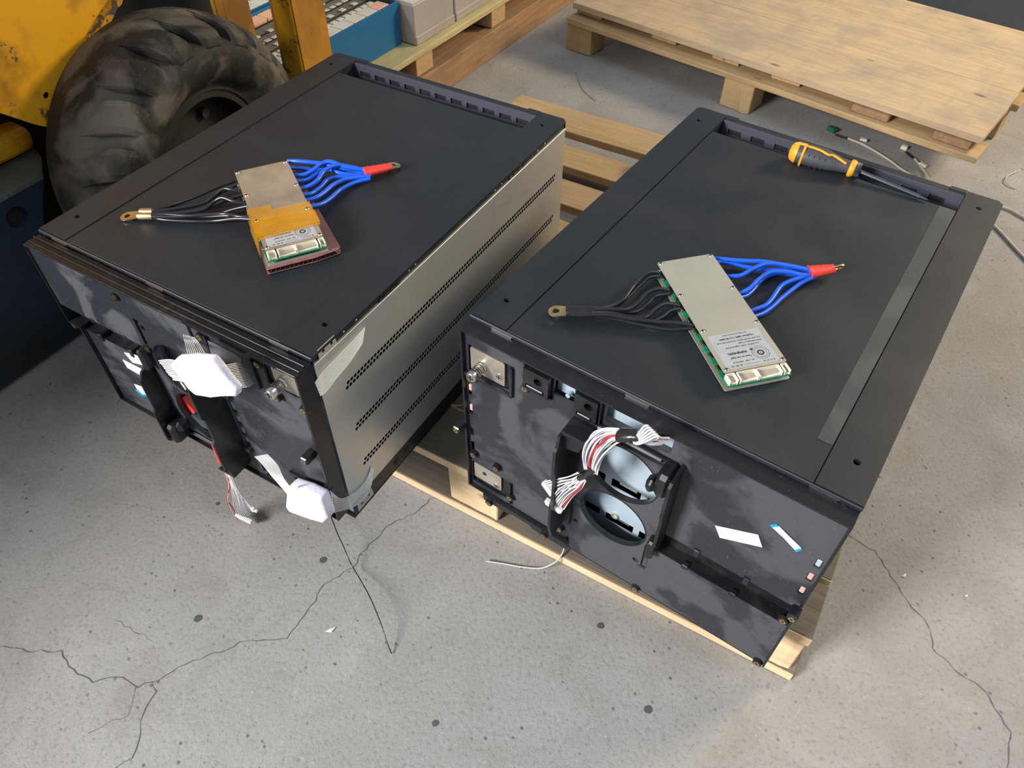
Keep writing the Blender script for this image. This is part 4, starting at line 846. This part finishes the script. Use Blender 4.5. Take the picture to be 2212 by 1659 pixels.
bA, FbA = bms('silver circuit board unit wrapped in amber tape, on corrugated scrap on the left case', FA, (0.3360, 0.1043, 0.0245), math.radians(55.2), .0079,
  [[(0.2079, 0.2921, 0.0200), (0.2214, 0.2964, 0.0220), (0.2382, 0.3035, 0.0220), (0.2603, 0.3145, 0.0200), (0.2881, 0.3236, 0.0160), (0.3207, 0.3448, 0.0120)],
   [(0.2201, 0.2820, 0.0180), (0.2318, 0.2973, 0.0120), (0.2486, 0.3089, 0.0080), (0.2682, 0.3238, 0.0080), (0.2952, 0.3301, 0.0100), (0.3217, 0.3431, 0.0100)],
   [(0.2383, 0.2676, 0.0180), (0.2511, 0.2768, 0.0180), (0.2571, 0.2915, 0.0200), (0.2613, 0.3090, 0.0240), (0.2724, 0.3179, 0.0260), (0.2925, 0.3248, 0.0200), (0.3229, 0.3423, 0.0140)],
   [(0.2515, 0.2567, 0.0180), (0.2605, 0.2752, 0.0140), (0.2622, 0.2998, 0.0140), (0.2728, 0.3115, 0.0160), (0.2909, 0.3141, 0.0140), (0.3077, 0.3257, 0.0100), (0.3239, 0.3421, 0.0080)],
   [(0.2690, 0.2429, 0.0180), (0.2775, 0.2566, 0.0180), (0.2812, 0.2737, 0.0200), (0.2761, 0.2962, 0.0220), (0.2827, 0.3158, 0.0240), (0.2962, 0.3308, 0.0180), (0.3251, 0.3406, 0.0140)],
   [(0.2820, 0.2341, 0.0180), (0.2889, 0.2494, 0.0140), (0.2849, 0.2739, 0.0100), (0.2815, 0.2951, 0.0100), (0.2898, 0.3090, 0.0100), (0.3086, 0.3240, 0.0080), (0.3254, 0.3400, 0.0080)],
   [(0.2962, 0.2248, 0.0180), (0.3036, 0.2409, 0.0160), (0.3036, 0.2611, 0.0140), (0.3024, 0.2859, 0.0140), (0.3085, 0.3106, 0.0120), (0.3304, 0.3363, 0.0100)],
   [(0.3095, 0.2154, 0.0180), (0.3156, 0.2359, 0.0120), (0.3147, 0.2587, 0.0080), (0.3106, 0.2879, 0.0060), (0.3177, 0.3154, 0.0060), (0.3321, 0.3336, 0.0080)]],
  [[(0.1161, 0.1035, 0.0100), (0.1303, 0.1268, 0.0100), (0.1441, 0.1583, 0.0100), (0.1619, 0.1892, 0.0160), (0.1795, 0.2155, 0.0200)],
   [(0.1122, 0.1053, 0.0060), (0.1321, 0.1314, 0.0040), (0.1505, 0.1588, 0.0040), (0.1681, 0.1882, 0.0100), (0.1850, 0.2110, 0.0180)],
   [(0.1197, 0.1004, 0.0100), (0.1450, 0.1262, 0.0100), (0.1650, 0.1517, 0.0100), (0.1721, 0.1709, 0.0140), (0.1805, 0.1841, 0.0220), (0.1937, 0.1892, 0.0220), (0.2075, 0.1962, 0.0180)],
   [(0.1158, 0.1021, 0.0060), (0.1467, 0.1266, 0.0040), (0.1734, 0.1554, 0.0060), (0.1924, 0.1756, 0.0120), (0.2108, 0.1927, 0.0180)],
   [(0.1232, 0.0972, 0.0100), (0.1585, 0.1223, 0.0100), (0.1808, 0.1416, 0.0120), (0.1877, 0.1570, 0.0180), (0.1983, 0.1651, 0.0240), (0.2165, 0.1687, 0.0220), (0.2339, 0.1780, 0.0180)],
   [(0.1179, 0.0997, 0.0050), (0.1690, 0.1320, 0.0040), (0.1971, 0.1499, 0.0050), (0.2177, 0.1638, 0.0120), (0.2372, 0.1746, 0.0180)],
   [(0.1278, 0.0940, 0.0120), (0.1449, 0.1056, 0.0120), (0.1756, 0.1201, 0.0120), (0.2143, 0.1452, 0.0140), (0.2413, 0.1482, 0.0180), (0.2637, 0.1578, 0.0180)],
   [(0.1237, 0.0950, 0.0060), (0.1456, 0.1019, 0.0050), (0.1820, 0.1198, 0.0050), (0.2079, 0.1350, 0.0060), (0.2392, 0.1471, 0.0140), (0.2668, 0.1545, 0.0180)],
   [(0.1285, 0.0925, 0.0100), (0.1606, 0.1117, 0.0100), (0.1972, 0.1337, 0.0100), (0.2288, 0.1486, 0.0140), (0.2617, 0.1573, 0.0160)]],
  True, ((0.3186, 0.3360, 0.0120), (0.3398, 0.3741, 0.0090)), ((0.3354, 0.3737, 0.0070), (0.3376, 0.3869, 0.0040), M['goldlug'], 0.0, .0095, .0045), ((0.1025, 0.0898, 0.0070), (0.1212, 0.1010, 0.0070)), ((0.1034, 0.0923, 0.0050), (0.0861, 0.0817, 0.0020), M['goldlug'], 0.0, .0100, .0048))
# amber film tape over the near half of the left board
m_ = MB(); m_.add([(-.006, .105, .0012), (-.0022, .103, .0172), (.030, .100, .0172), (.0302, .088, .0172), (.0825, .087, .0172), (.0845, .085, .010), (-.006, .030, .0012), (-.0022, .024, .0172), (.030, .025, .0172), (.0302, .025, .0172), (.0825, .026, .0172), (.0845, .026, .010)], [(0, 1, 7, 6), (1, 2, 8, 7), (2, 3, 9, 8), (3, 4, 10, 9), (4, 5, 11, 10)])
build('amber_tape', m_, M['kapton'], bA, FbA, 'translucent amber film tape')
m_ = MB(); m_.add([(-.0075, .075, .0005), (-.0030, .073, .0178), (.0838, .062, .0178), (.0858, .060, .008), (-.0075, .005, .0005), (-.0030, .030, .0178), (.0838, .031, .0178), (.0858, .030, .008)], [(0, 1, 5, 4), (1, 2, 6, 5), (2, 3, 7, 6)])
build('amber_tape', m_, M['kapton'], bA, FbA, 'translucent amber film tape')

# ============================================================ screwdriver in the recess of the right case
p0 = Vector((0.1936, 0.5888, 0.0140)); p1 = Vector((0.2918, 0.6014, 0.0100)); p2 = Vector((0.4054, 0.5962, 0.0020))
dr = (p1-p0).normalized(); L1_ = (p1-p0).length
FS = FB @ Matrix.Translation(p0) @ dr.to_track_quat('X', 'Z').to_matrix().to_4x4()
sd = thing('screwdriver', 'screwdriver with a grey and orange handle lying on the back edge of the right case', 'screwdriver', FS, (.05, 0, -.012))
prof3 = [(-.004, .0), (-.003, .008), (.0, .0130), (.006, .0158), (.03, .0168), (.050, .0160), (.068, .0122), (.085, .0098), (.098, .0096), (.106, .0112), (L1_-.006, .0118)]
m_ = MB(); m_.tube([(x, 0, 0) for x, r in prof3], .01, 24, 0, True, 1, [max(r, .0005) for x, r in prof3])
for i in range(len(m_.v)):
    x, y, z = m_.v[i]; a = math.atan2(z, y)
    if .008 < x < .075: m_.v[i] = (x, y*(1-.05*math.cos(3*a)), z*(1-.05*math.cos(3*a)))
build('grip', m_, M['grip'], sd, FS)
m_ = MB(); cap = [(-.0045, .0), (-.0035, .0088), (-.0005, .0136), (.0055, .0163), (.0085, .0165)]
m_.tube([(x, 0, 0) for x, r in cap], .01, 24, 0, True, 1, [max(r, .0006) for x, r in cap]); build('end_cap', m_, M['orange'], sd, FS)
m_ = MB(); m_.tube([(L1_-.010, 0, 0), (L1_-.008, 0, 0), (L1_-.003, 0, 0), (L1_+.001, 0, 0)], .013, 20, 0, True, 1, [.0115, .0135, .0130, .0095]); build('collar', m_, M['orange'], sd, FS)
def onhandle(x, ang, lift=.0006):
    r = 0
    for (xa, ra), (xb, rb) in zip(prof3, prof3[1:]):
        if xa <= x <= xb: r = ra+(rb-ra)*(x-xa)/(xb-xa)
    r = r*(1-.05*math.cos(3*ang)) if .008 < x < .075 else r
    return (x, -(r+lift)*math.cos(ang), (r+lift)*math.sin(ang))
# inlaid orange line: ring near the cap, then along the top
m_ = MB(); m_.tube([onhandle(.0175, math.radians(a)) for a in range(-60, 76, 12)], .0022, 6); build('orange_inlay', m_, M['orange'], sd, FS)
m_ = MB(); m_.tube(catmull([onhandle(x, math.radians(a)) for x, a in ((.0175, 72), (.022, 76), (.04, 72), (.054, 62), (.060, 72), (.070, 66), (.083, 50))], 4), .0019, 6); build('orange_inlay', m_, M['orange'], sd, FS)
m_ = MB(); m_.tube([onhandle(x, math.radians(82)) for x in (.002, .006, .012, .019)], .0024, 6); build('orange_inlay', m_, M['orange'], sd, FS)
for k in range(4):
    m_ = MB(); m_.tube([onhandle(.027+k*.0085, math.radians(a), .0001) for a in range(-60, 40, 12)], .0006, 5); build('grip_groove', m_, M['dark'], sd, FS)
# brand lettering on the top of the handle, reading upside down from the front
tm = MB(); text_mb('ingco', .0125, IDM, tm, 0, 0, .00025)
xs = [v[0] for v in tm.v]; xc = (min(xs)+max(xs))/2; nv = []
for (x, y, z) in tm.v:
    xx = .043-(x-xc)*1.05; ang = math.radians(112)-y/.0165; nv.append(onhandle(xx, ang, .0004))
tm.v = nv; build('lettering', tm, M['oliveink'], sd, FS)
q2 = FS.inverted() @ (FB @ p2)
m_ = MB(); m_.tube([Vector((L1_-.003, 0, 0)).lerp(q2, t_) for t_ in (0, .1, .9)], .0031, 12); m_.tube([Vector((L1_, 0, 0)).lerp(q2, .9), q2], .003, 12, 0, True, .5, [.0031, .0014]); build('shaft', m_, M['chrome'], sd, FS)

# ============================================================ wiring harness hanging on the right case
YH = -.050
hB = thing('wiring_harness', 'white and red wire harness with two plugs over the right case round openings', 'wire harness', FB, (0.2135, -0.0600, -0.1137))
bundle([(0.2931, -0.0300, -0.0148), (0.2820, -0.0400, -0.0102), (0.2638, -0.0480, -0.0070)], 7, [.008, .009, .006], .0014, hB, FB, (1,), seed=1)
for i, (a, b, c) in enumerate((((0.2931, -0.0280, -0.0111), (0.2771, -0.0360, -0.0112), (0.2621, -0.0440, -0.0107)), ((0.2925, -0.0260, -0.0070), (0.2756, -0.0340, -0.0086), (0.2603, -0.0400, -0.0136)))):
    m_ = MB(); m_.tube(catmull([a, b, c], 4), .0028, 8); build('black_wire', m_, M['blackwire'], hB, FB)
for i in range(6):
    d_ = i*.0022; a = Vector((0.2665, -0.0520, -0.0026))+Vector((d_*.4, 0, -d_)); b = Vector((0.2759, -0.0580, 0.0279))+Vector((d_*1.3, 0, -d_*.7))
    m_ = MB(); m_.tube(catmull([a+Vector((-.006, 0, -.002)), a, a.lerp(b, .6)+Vector((0, -.003, .001)), b, b+Vector((.003, .003, -.002)), a.lerp(b, .5)+Vector((.003, .003, -.002))], 5), .0013, 7); build('wire', m_, M['whitewire'], hB, FB)
m_ = MB(); m_.tube([(0.2666, -0.0500, -0.0029), (0.2603, -0.0530, -0.0037), (0.2477, -0.0520, -0.0147)], .009, 14, 0, True, .7, [.0085, .0078, .0092]); build('black_tape_wrap', m_, M['blktape'], hB, FB)
bundle([(0.2484, -0.0510, -0.0160), (0.2384, -0.0540, -0.0228), (0.2290, -0.0560, -0.0371), (0.2228, -0.0580, -0.0546), (0.2200, -0.0580, -0.0775), (0.2206, -0.0550, -0.1020)], 10, [.0085, .011, .013, .013, .011, .008], .0012, hB, FB, (4,), seed=2)
bundle([(0.2471, -0.0490, -0.0148), (0.2357, -0.0520, -0.0201), (0.2260, -0.0530, -0.0364), (0.2196, -0.0540, -0.0595), (0.2166, -0.0540, -0.0874), (0.2166, -0.0530, -0.1075)], 6, [.006, .008, .010, .010, .008, .006], .0012, hB, FB, (), seed=8)
m_ = MB(); m_.tube(catmull([(0.2330, -0.0500, -0.0224), (0.2252, -0.0520, -0.0235), (0.2197, -0.0540, -0.0305), (0.2207, -0.0550, -0.0400)], 5), .0015, 7); build('wire', m_, M['whitewire'], hB, FB)
m_ = MB(); m_.tube([(0.2225, -0.0550, -0.0948), (0.2166, -0.0550, -0.1091), (0.2068, -0.0540, -0.1260)], .007, 12, 0, True, .7, [.0072, .0064, .0066]); build('black_tape_wrap', m_, M['blktape'], hB, FB)
bundle([(0.2091, -0.0550, -0.1211), (0.2000, -0.0570, -0.1362), (0.1839, -0.0570, -0.1547), (0.1651, -0.0540, -0.1846)], 9, [.006, .008, .0085, .0100], .0010, hB, FB, (7,), seed=3)
bundle([(0.2100, -0.0550, -0.1243), (0.2045, -0.0580, -0.1414), (0.1918, -0.0600, -0.1685), (0.1796, -0.0560, -0.2091)], 10, [.005, .0075, .009, .0110], .0010, hB, FB, (8,), seed=4)
def plug(parent, F, c, d, s, w, h=.0045, l=.010, n=10):
    c = Vector(c); d = Vector(d).normalized(); s = Vector(s); s = (s-d*s.dot(d)).normalized(); u = d.cross(s)
    Mx = Matrix((( d.x, s.x, u.x, c.x), (d.y, s.y, u.y, c.y), (d.z, s.z, u.z, c.z), (0, 0, 0, 1)))
    m_ = MB(); m_.box(0, l*.55, -w/2, w/2, -h/2, h/2, 0, .0005); m_.box(l*.5, l, -w/2+.002, w/2-.002, -h/2, h/2-.001, 0, .0004); m_.xf(Mx); p_ = build('plug', m_, M['white'], parent, F)
    m_ = MB()
    for i in range(n):
        y = -w/2+.002+(w-.004)*i/(n-1); m_.box(.001, .0035, y-.0004, y+.0004, h/2, h/2+.0003)
        m_.box(.001, .0035, y-.0004, y+.0004, -h/2-.0003, -h/2)
    m_.xf(Mx); q_ = build('contacts', m_, M['creamdk'], p_, F); q_['kind'] = 'stuff'
plug(hB, FB, (0.1651, -0.0540, -0.1856), Vector((0.1550, -0.0520, -0.2031))-Vector((0.1651, -0.0540, -0.1856)), Vector((0.1647, -0.0540, -0.2056))-Vector((0.1653, -0.0540, -0.1748)), .0245, .0065, .0125)
plug(hB, FB, (0.1747, -0.0560, -0.2145), Vector((0.1700, -0.0540, -0.2349))-Vector((0.1754, -0.0560, -0.2128)), Vector((0.1868, -0.0560, -0.2173))-Vector((0.1601, -0.0560, -0.2229)), .0275, .0065, .0125)

# ============================================================ wiring harness of the left case
hA = thing('wiring_harness', 'white wire harness drooping from the left case to a plug on the floor', 'wire harness', FA, (0.2818, -0.0450, -0.3623))
bundle([(0.2444, -0.0200, -0.2759), (0.2620, -0.0300, -0.2770), (0.2802, -0.0400, -0.2738)], 6, [.006, .006, .005], .0014, hA, FA, (5,), seed=5)
m_ = MB(); m_.tube([(0.2792, -0.0400, -0.2687), (0.2825, -0.0430, -0.2805), (0.2849, -0.0460, -0.3028)], .007, 12, 0, True, .8, [.0078, .0075, .0070]); build('red_tape_wrap', m_, M['redtape'], hA, FA)
ends = [(511+i*3.6, 1123-i*1.35) for i in range(10)]
m_ = MB(); m_.tube(catmull([(0.2880, -0.0460, -0.2970), (0.2852, -0.0500, -0.3309), (0.2824, -0.0520, -0.3636), (0.2590, -0.0520, -0.4215), (0.2505, -0.0500, -0.4589), (0.2405, -0.0460, -0.5094)], 5), .00085, 7); build('wire', m_, M['whitewire'], hA, FA)
m_ = MB(); m_.tube(catmull([(0.2888, -0.0460, -0.2965), (0.2886, -0.0500, -0.3285), (0.2852, -0.0520, -0.3615), (0.2563, -0.0520, -0.4235), (0.2566, -0.0500, -0.4542), (0.2469, -0.0460, -0.5022)], 5), .0011, 7); build('wire', m_, M['redwire'], hA, FA)
m_ = MB(); m_.tube(catmull([(0.2896, -0.0460, -0.2959), (0.2870, -0.0500, -0.3296), (0.2889, -0.0520, -0.3588), (0.2767, -0.0520, -0.4038), (0.2625, -0.0500, -0.4495), (0.2533, -0.0460, -0.4951)], 5), .00085, 7); build('wire', m_, M['whitewire'], hA, FA)
m_ = MB(); m_.tube(catmull([(0.2904, -0.0460, -0.2954), (0.2895, -0.0500, -0.3278), (0.2923, -0.0520, -0.3563), (0.2815, -0.0520, -0.4001), (0.2694, -0.0500, -0.4470), (0.2596, -0.0460, -0.4881)], 5), .00085, 7); build('wire', m_, M['whitewire'], hA, FA)
m_ = MB(); m_.tube(catmull([(0.2912, -0.0460, -0.2948), (0.2942, -0.0500, -0.3245), (0.2902, -0.0520, -0.3579), (0.2861, -0.0520, -0.3966), (0.2741, -0.0500, -0.4432), (0.2658, -0.0460, -0.4811)], 5), .00085, 7); build('wire', m_, M['whitewire'], hA, FA)
m_ = MB(); m_.tube(catmull([(0.2920, -0.0460, -0.2943), (0.2921, -0.0500, -0.3260), (0.2934, -0.0520, -0.3555), (0.2911, -0.0520, -0.3928), (0.2788, -0.0500, -0.4396), (0.2720, -0.0460, -0.4742)], 5), .00085, 7); build('wire', m_, M['whitewire'], hA, FA)
m_ = MB(); m_.tube(catmull([(0.2927, -0.0460, -0.2938), (0.2956, -0.0500, -0.3235), (0.2963, -0.0520, -0.3534), (0.2925, -0.0520, -0.3917), (0.2834, -0.0500, -0.4359), (0.2780, -0.0460, -0.4674)], 5), .00085, 7); build('wire', m_, M['whitewire'], hA, FA)
m_ = MB(); m_.tube(catmull([(0.2935, -0.0460, -0.2932), (0.2946, -0.0500, -0.3242), (0.2985, -0.0520, -0.3518), (0.2949, -0.0520, -0.3899), (0.2880, -0.0500, -0.4323), (0.2841, -0.0460, -0.4607)], 5), .00085, 7); build('wire', m_, M['whitewire'], hA, FA)
m_ = MB(); m_.tube(catmull([(0.2943, -0.0460, -0.2927), (0.2973, -0.0500, -0.3223), (0.2947, -0.0520, -0.3546), (0.3003, -0.0520, -0.3858), (0.2926, -0.0500, -0.4287), (0.2900, -0.0460, -0.4541)], 5), .00085, 7); build('wire', m_, M['whitewire'], hA, FA)
m_ = MB(); m_.tube(catmull([(0.2951, -0.0460, -0.2922), (0.2997, -0.0500, -0.3206), (0.3023, -0.0520, -0.3490), (0.3035, -0.0520, -0.3834), (0.2971, -0.0500, -0.4251), (0.2959, -0.0460, -0.4475)], 5), .00085, 7); build('wire', m_, M['whitewire'], hA, FA)
m_ = MB(); m_.tube(catmull([(0.2932, -0.0480, -0.2912), (0.2830, -0.0480, -0.3449), (0.2816, -0.0480, -0.3850), (0.2938, -0.0480, -0.4000), (0.3075, -0.0480, -0.4168)], 5), .00085, 7); build('wire', m_, M['whitewire'], hA, FA)
m_ = MB(); m_.tube(catmull([(0.2996, -0.0500, -0.2844), (0.2910, -0.0500, -0.3368), (0.2911, -0.0500, -0.3753), (0.3018, -0.0500, -0.3913), (0.3140, -0.0500, -0.4077)], 5), .00085, 7); build('wire', m_, M['whitewire'], hA, FA)
m_ = MB(); m_.tube(catmull([(0.3060, -0.0520, -0.2777), (0.2989, -0.0520, -0.3287), (0.3005, -0.0520, -0.3658), (0.3097, -0.0520, -0.3826), (0.3204, -0.0520, -0.3986)], 5), .00085, 7); build('wire', m_, M['whitewire'], hA, FA)
plug(hA, FA, (0.2706, -0.0470, -0.4762), Vector((0.2615, -0.0440, -0.5103))-Vector((0.2706, -0.0470, -0.4762)), Vector((0.3011, -0.0460, -0.4429))-Vector((0.2374, -0.0460, -0.5150)), .031, .006, .014)
plug(hA, FA, (0.3141, -0.0500, -0.4090), Vector((0.3278, -0.0500, -0.4106))-Vector((0.3141, -0.0500, -0.4090)), Vector((0.3206, -0.0500, -0.3984))-Vector((0.3074, -0.0500, -0.4198)), .0085, .005, .012, 2)

# ============================================================ foam pads held with filament tape
f1t = thing('foam_pad', 'white foam pad strapped over the round opening of the left case', 'foam pad', FA, (0.3236, -0.0400, -0.1272))
m_ = soft_pad([(0.3329, -0.0700, -0.0319), (0.3551, -0.0700, -0.0073), (0.3910, -0.0700, 0.0135), (0.4271, -0.0700, 0.0299), (0.4359, -0.0700, 0.0185), (0.4431, -0.0700, 0.0045), (0.4544, -0.0700, -0.0093), (0.4476, -0.0700, -0.0245), (0.4211, -0.0700, -0.0397), (0.3932, -0.0700, -0.0583), (0.3612, -0.0700, -0.0722), (0.3502, -0.0700, -0.0652), (0.3424, -0.0700, -0.0454)], .012, (0, -1, 0), FA, .0045)
build('foam', m_, M['foam'], f1t, FA)
strip('strap_tape', [((0.2998, -0.0300, -0.0365), (0.3241, -0.0300, -0.0303)), ((0.2991, -0.0320, -0.0486), (0.3333, -0.0320, -0.0347)), ((0.3632, -0.0700, -0.0032), (0.4032, -0.0700, 0.0160))], f1t, FA, 9, .0004)
strip('strap_tape', [((0.2654, -0.0580, -0.0782), (0.2828, -0.0580, -0.1087)), ((0.3003, -0.0620, -0.0537), (0.3139, -0.0620, -0.0912)), ((0.3432, -0.0720, -0.0264), (0.3561, -0.0720, -0.0600))], f1t, FA, 16, .0007, jag=.006)
strip('strap_tape', [((0.4389, -0.0740, 0.0198), (0.4574, -0.0740, -0.0094)), ((0.4248, -0.0550, -0.0015), (0.4400, -0.0550, -0.0357)), ((0.4009, -0.0300, -0.0348), (0.4135, -0.0300, -0.0674))], f1t, FA, 16, .0005)
strip('clear_film', [((0.3425, -0.0280, -0.0260), (0.3428, -0.0300, -0.0467)), ((0.3855, -0.0280, -0.0264), (0.3708, -0.0320, -0.0490)), ((0.4028, -0.0280, -0.0306), (0.3981, -0.0300, -0.0431))], f1t, FA, 0)
f2t = thing('foam_pad', 'white foam pad strapped round the lower right corner of the left case', 'foam pad', FA, (0.4755, -0.0500, -0.2969))
m_ = soft_pad([(0.4342, -0.0340, -0.2600), (0.4455, -0.0340, -0.2438), (0.4772, -0.0340, -0.2334), (0.5050, -0.0340, -0.2321), (0.5057, -0.0340, -0.2558), (0.5072, -0.0340, -0.2810), (0.4923, -0.0340, -0.3063), (0.4656, -0.0340, -0.3187), (0.4180, -0.0340, -0.3344), (0.4143, -0.0340, -0.3208)], .020, (0, -1, 0), FA, .006)
build('foam', m_, M['foam'], f2t, FA)
strip('strap_tape', [((0.3478, -0.0300, -0.2675), (0.3839, -0.0300, -0.2373)), ((0.3632, -0.0320, -0.2744), (0.4052, -0.0340, -0.2440)), ((0.3818, -0.0360, -0.2860), (0.4174, -0.0400, -0.2602)), ((0.4115, -0.0440, -0.2904), (0.4405, -0.0480, -0.2568)), ((0.4366, -0.0520, -0.2903), (0.4688, -0.0540, -0.2216))], f2t, FA, 14, .0004)
strip('strap_tape', [((0.5288, -0.0520, -0.1950), (0.5225, -0.0520, -0.2543)), ((0.5020, -0.0174, -0.2777), (0.5030, -0.0150, -0.3107)), ((0.5030, 0.0075, -0.2943), (0.5040, 0.0108, -0.3276)), ((0.5020, 0.0357, -0.2987), (0.5030, 0.0401, -0.3256)), ((0.5015, 0.0532, -0.2841), (0.5015, 0.0568, -0.2943))], f2t, FA, 14, .0004)
strip('strap_tape', [((0.5018, -0.0075, -0.0374), (0.5018, -0.0049, -0.0657)), ((0.5018, 0.0087, -0.0323), (0.5018, 0.0069, -0.0684)), ((0.5018, 0.0406, -0.0300), (0.5018, 0.0284, -0.0633)), ((0.5018, 0.0687, -0.0284), (0.5018, 0.0568, -0.0586)), ((0.5018, 0.0950, -0.0262), (0.5018, 0.0843, -0.0482))], tA, FA, 17, .00042, label='torn filament strapping tape stuck on the silver side')

# ============================================================ loose things on the floor and pallet
def cable(name, pts, r, mat, label, cat='wire', group=None, n=8):
    m_ = MB(); m_.tube(catmull(pts, 6), r, n); return single(name, m_, mat, label, cat, IDM, group)
cable('wire', [(-0.3114, 0.7086, 0.0200), (-0.2943, 0.6732, 0.0300), (-0.2801, 0.6491, 0.0260), (-0.2704, 0.6308, 0.0200), (-0.2605, 0.6167, 0.0100), (-0.2394, 0.5843, 0.0180), (-0.2201, 0.5524, 0.0240), (-0.2018, 0.5171, 0.0220), (-0.1905, 0.4916, 0.0120), (-0.1819, 0.4761, 0.0020)], .0009, M['blackwire'], 'thin dark wire curving over the floor below the corner of the left case')
cable('wire', [(-0.0406, 0.6359, 0.0050), (-0.0093, 0.6321, 0.0030), (0.0220, 0.6264, 0.0030), (0.0529, 0.6234, 0.0060), (0.0759, 0.6294, 0.0160), (0.0875, 0.6415, 0.0240), (0.0932, 0.6583, 0.0300)], .0014, M['whitewire'], 'thin white wire curling out from under the right case')
t = thing('cable', 'white cable with a dark green plug lying behind the right case', 'cable', IDM, (1.0301, 1.8983, -0.0000))
m_ = MB(); m_.box(-.013, .013, -.009, .009, 0, .014, 0, .002); m_.xf(rotz(-1.0, (0.9439, 2.0770, -0.0000))); build('plug', m_, M['greenplug'], t)
m_ = MB(); m_.tube(catmull([(0.9455, 2.0503, 0.0060), (0.9613, 2.0410, 0.0040), (0.9787, 2.0309, 0.0040)], 4), .003, 8); build('sleeve', m_, M['blackwire'], t)
m_ = MB(); m_.tube(catmull([(0.9787, 2.0309, 0.0040), (1.0179, 1.9904, 0.0040), (1.0607, 1.9165, 0.0040), (1.0886, 1.8527, 0.0040), (1.1742, 1.7352, 0.0040), (1.2234, 1.7040, 0.0040), (1.2891, 1.6863, 0.0040), (1.3210, 1.6436, 0.0040), (1.3794, 1.5466, 0.0040)], 6), .0032, 8); build('lead', m_, M['dullwire'], t)
m_ = MB(); m_.box(-.010, .010, -.005, .005, .003, .010, 0, .001); m_.xf(rotz(-.5, (1.0205, 2.0205, -0.0000))); build('cable_clip', m_, M['cream'], t)
t = thing('cable', 'white cable with a small white plug next to the one with the green plug', 'cable', IDM, (1.1226, 1.8644, -0.0000))
m_ = MB(); m_.box(-.009, .009, -.008, .008, 0, .011, 0, .002); m_.xf(rotz(-.6, (1.1265, 1.9816, -0.0000))); build('plug', m_, M['cream'], t)
m_ = MB(); m_.tube(catmull([(1.1231, 1.9580, 0.0050), (1.1292, 1.9399, 0.0040), (1.1364, 1.9229, 0.0040)], 4), .003, 8); build('sleeve', m_, M['blackwire'], t)
m_ = MB(); m_.tube(catmull([(1.1364, 1.9229, 0.0040), (1.1383, 1.8851, 0.0050), (1.1403, 1.8537, 0.0040), (1.1329, 1.7981, 0.0100), (1.1557, 1.6940, 0.0100), (1.2057, 1.6314, 0.0040), (1.2291, 1.6020, 0.0040), (1.2465, 1.4777, 0.0040), (1.2764, 1.3346, 0.0040)], 6), .0032, 8); build('lead', m_, M['dullwire'], t)
m_ = MB(); m_.box(-.011, .011, -.005, .005, .003, .011, 0, .001); m_.xf(rotz(-1.0, (1.1446, 1.8862, -0.0000))); build('cable_clip', m_, M['cream'], t)
cable('string', [(1.4128, 1.8715, 0.0020), (1.3701, 1.8441, 0.0040), (1.3486, 1.8191, 0.0050), (1.3475, 1.7980, 0.0040), (1.3603, 1.7790, 0.0020)], .0016, M['dullwire'], 'short curl of white string on the floor at the right edge', 'string')
cable('straw', [(0.2006, 2.4522, 0.0020), (0.2090, 2.3771, 0.0020), (0.2204, 2.3143, 0.0020), (0.2542, 2.2452, 0.0020)], .0012, M['greenpine'], 'thin straw on the floor behind the left case', 'straw')
cable('wire', [(-0.1189, 0.8718, 0.1420), (-0.0979, 0.8626, 0.1430), (-0.0857, 0.8632, 0.1450)], .0012, M['dullwire'], 'short white wire lying on the pallet between the two cases')
m_ = MB(); c = Vector((0.3517, 1.6315, 0.1650)); m_.ring((c.x, c.y, .1395), (c.x, c.y, .172), .036, .031, 36); m_.ring((c.x, c.y, .171), (c.x, c.y, .173), .0375, .030, 36); single('tape_roll', m_, M['clear'], 'clear round plastic rim peeking out on the pallet behind the right case', 'container')
rnd = random.Random(11)
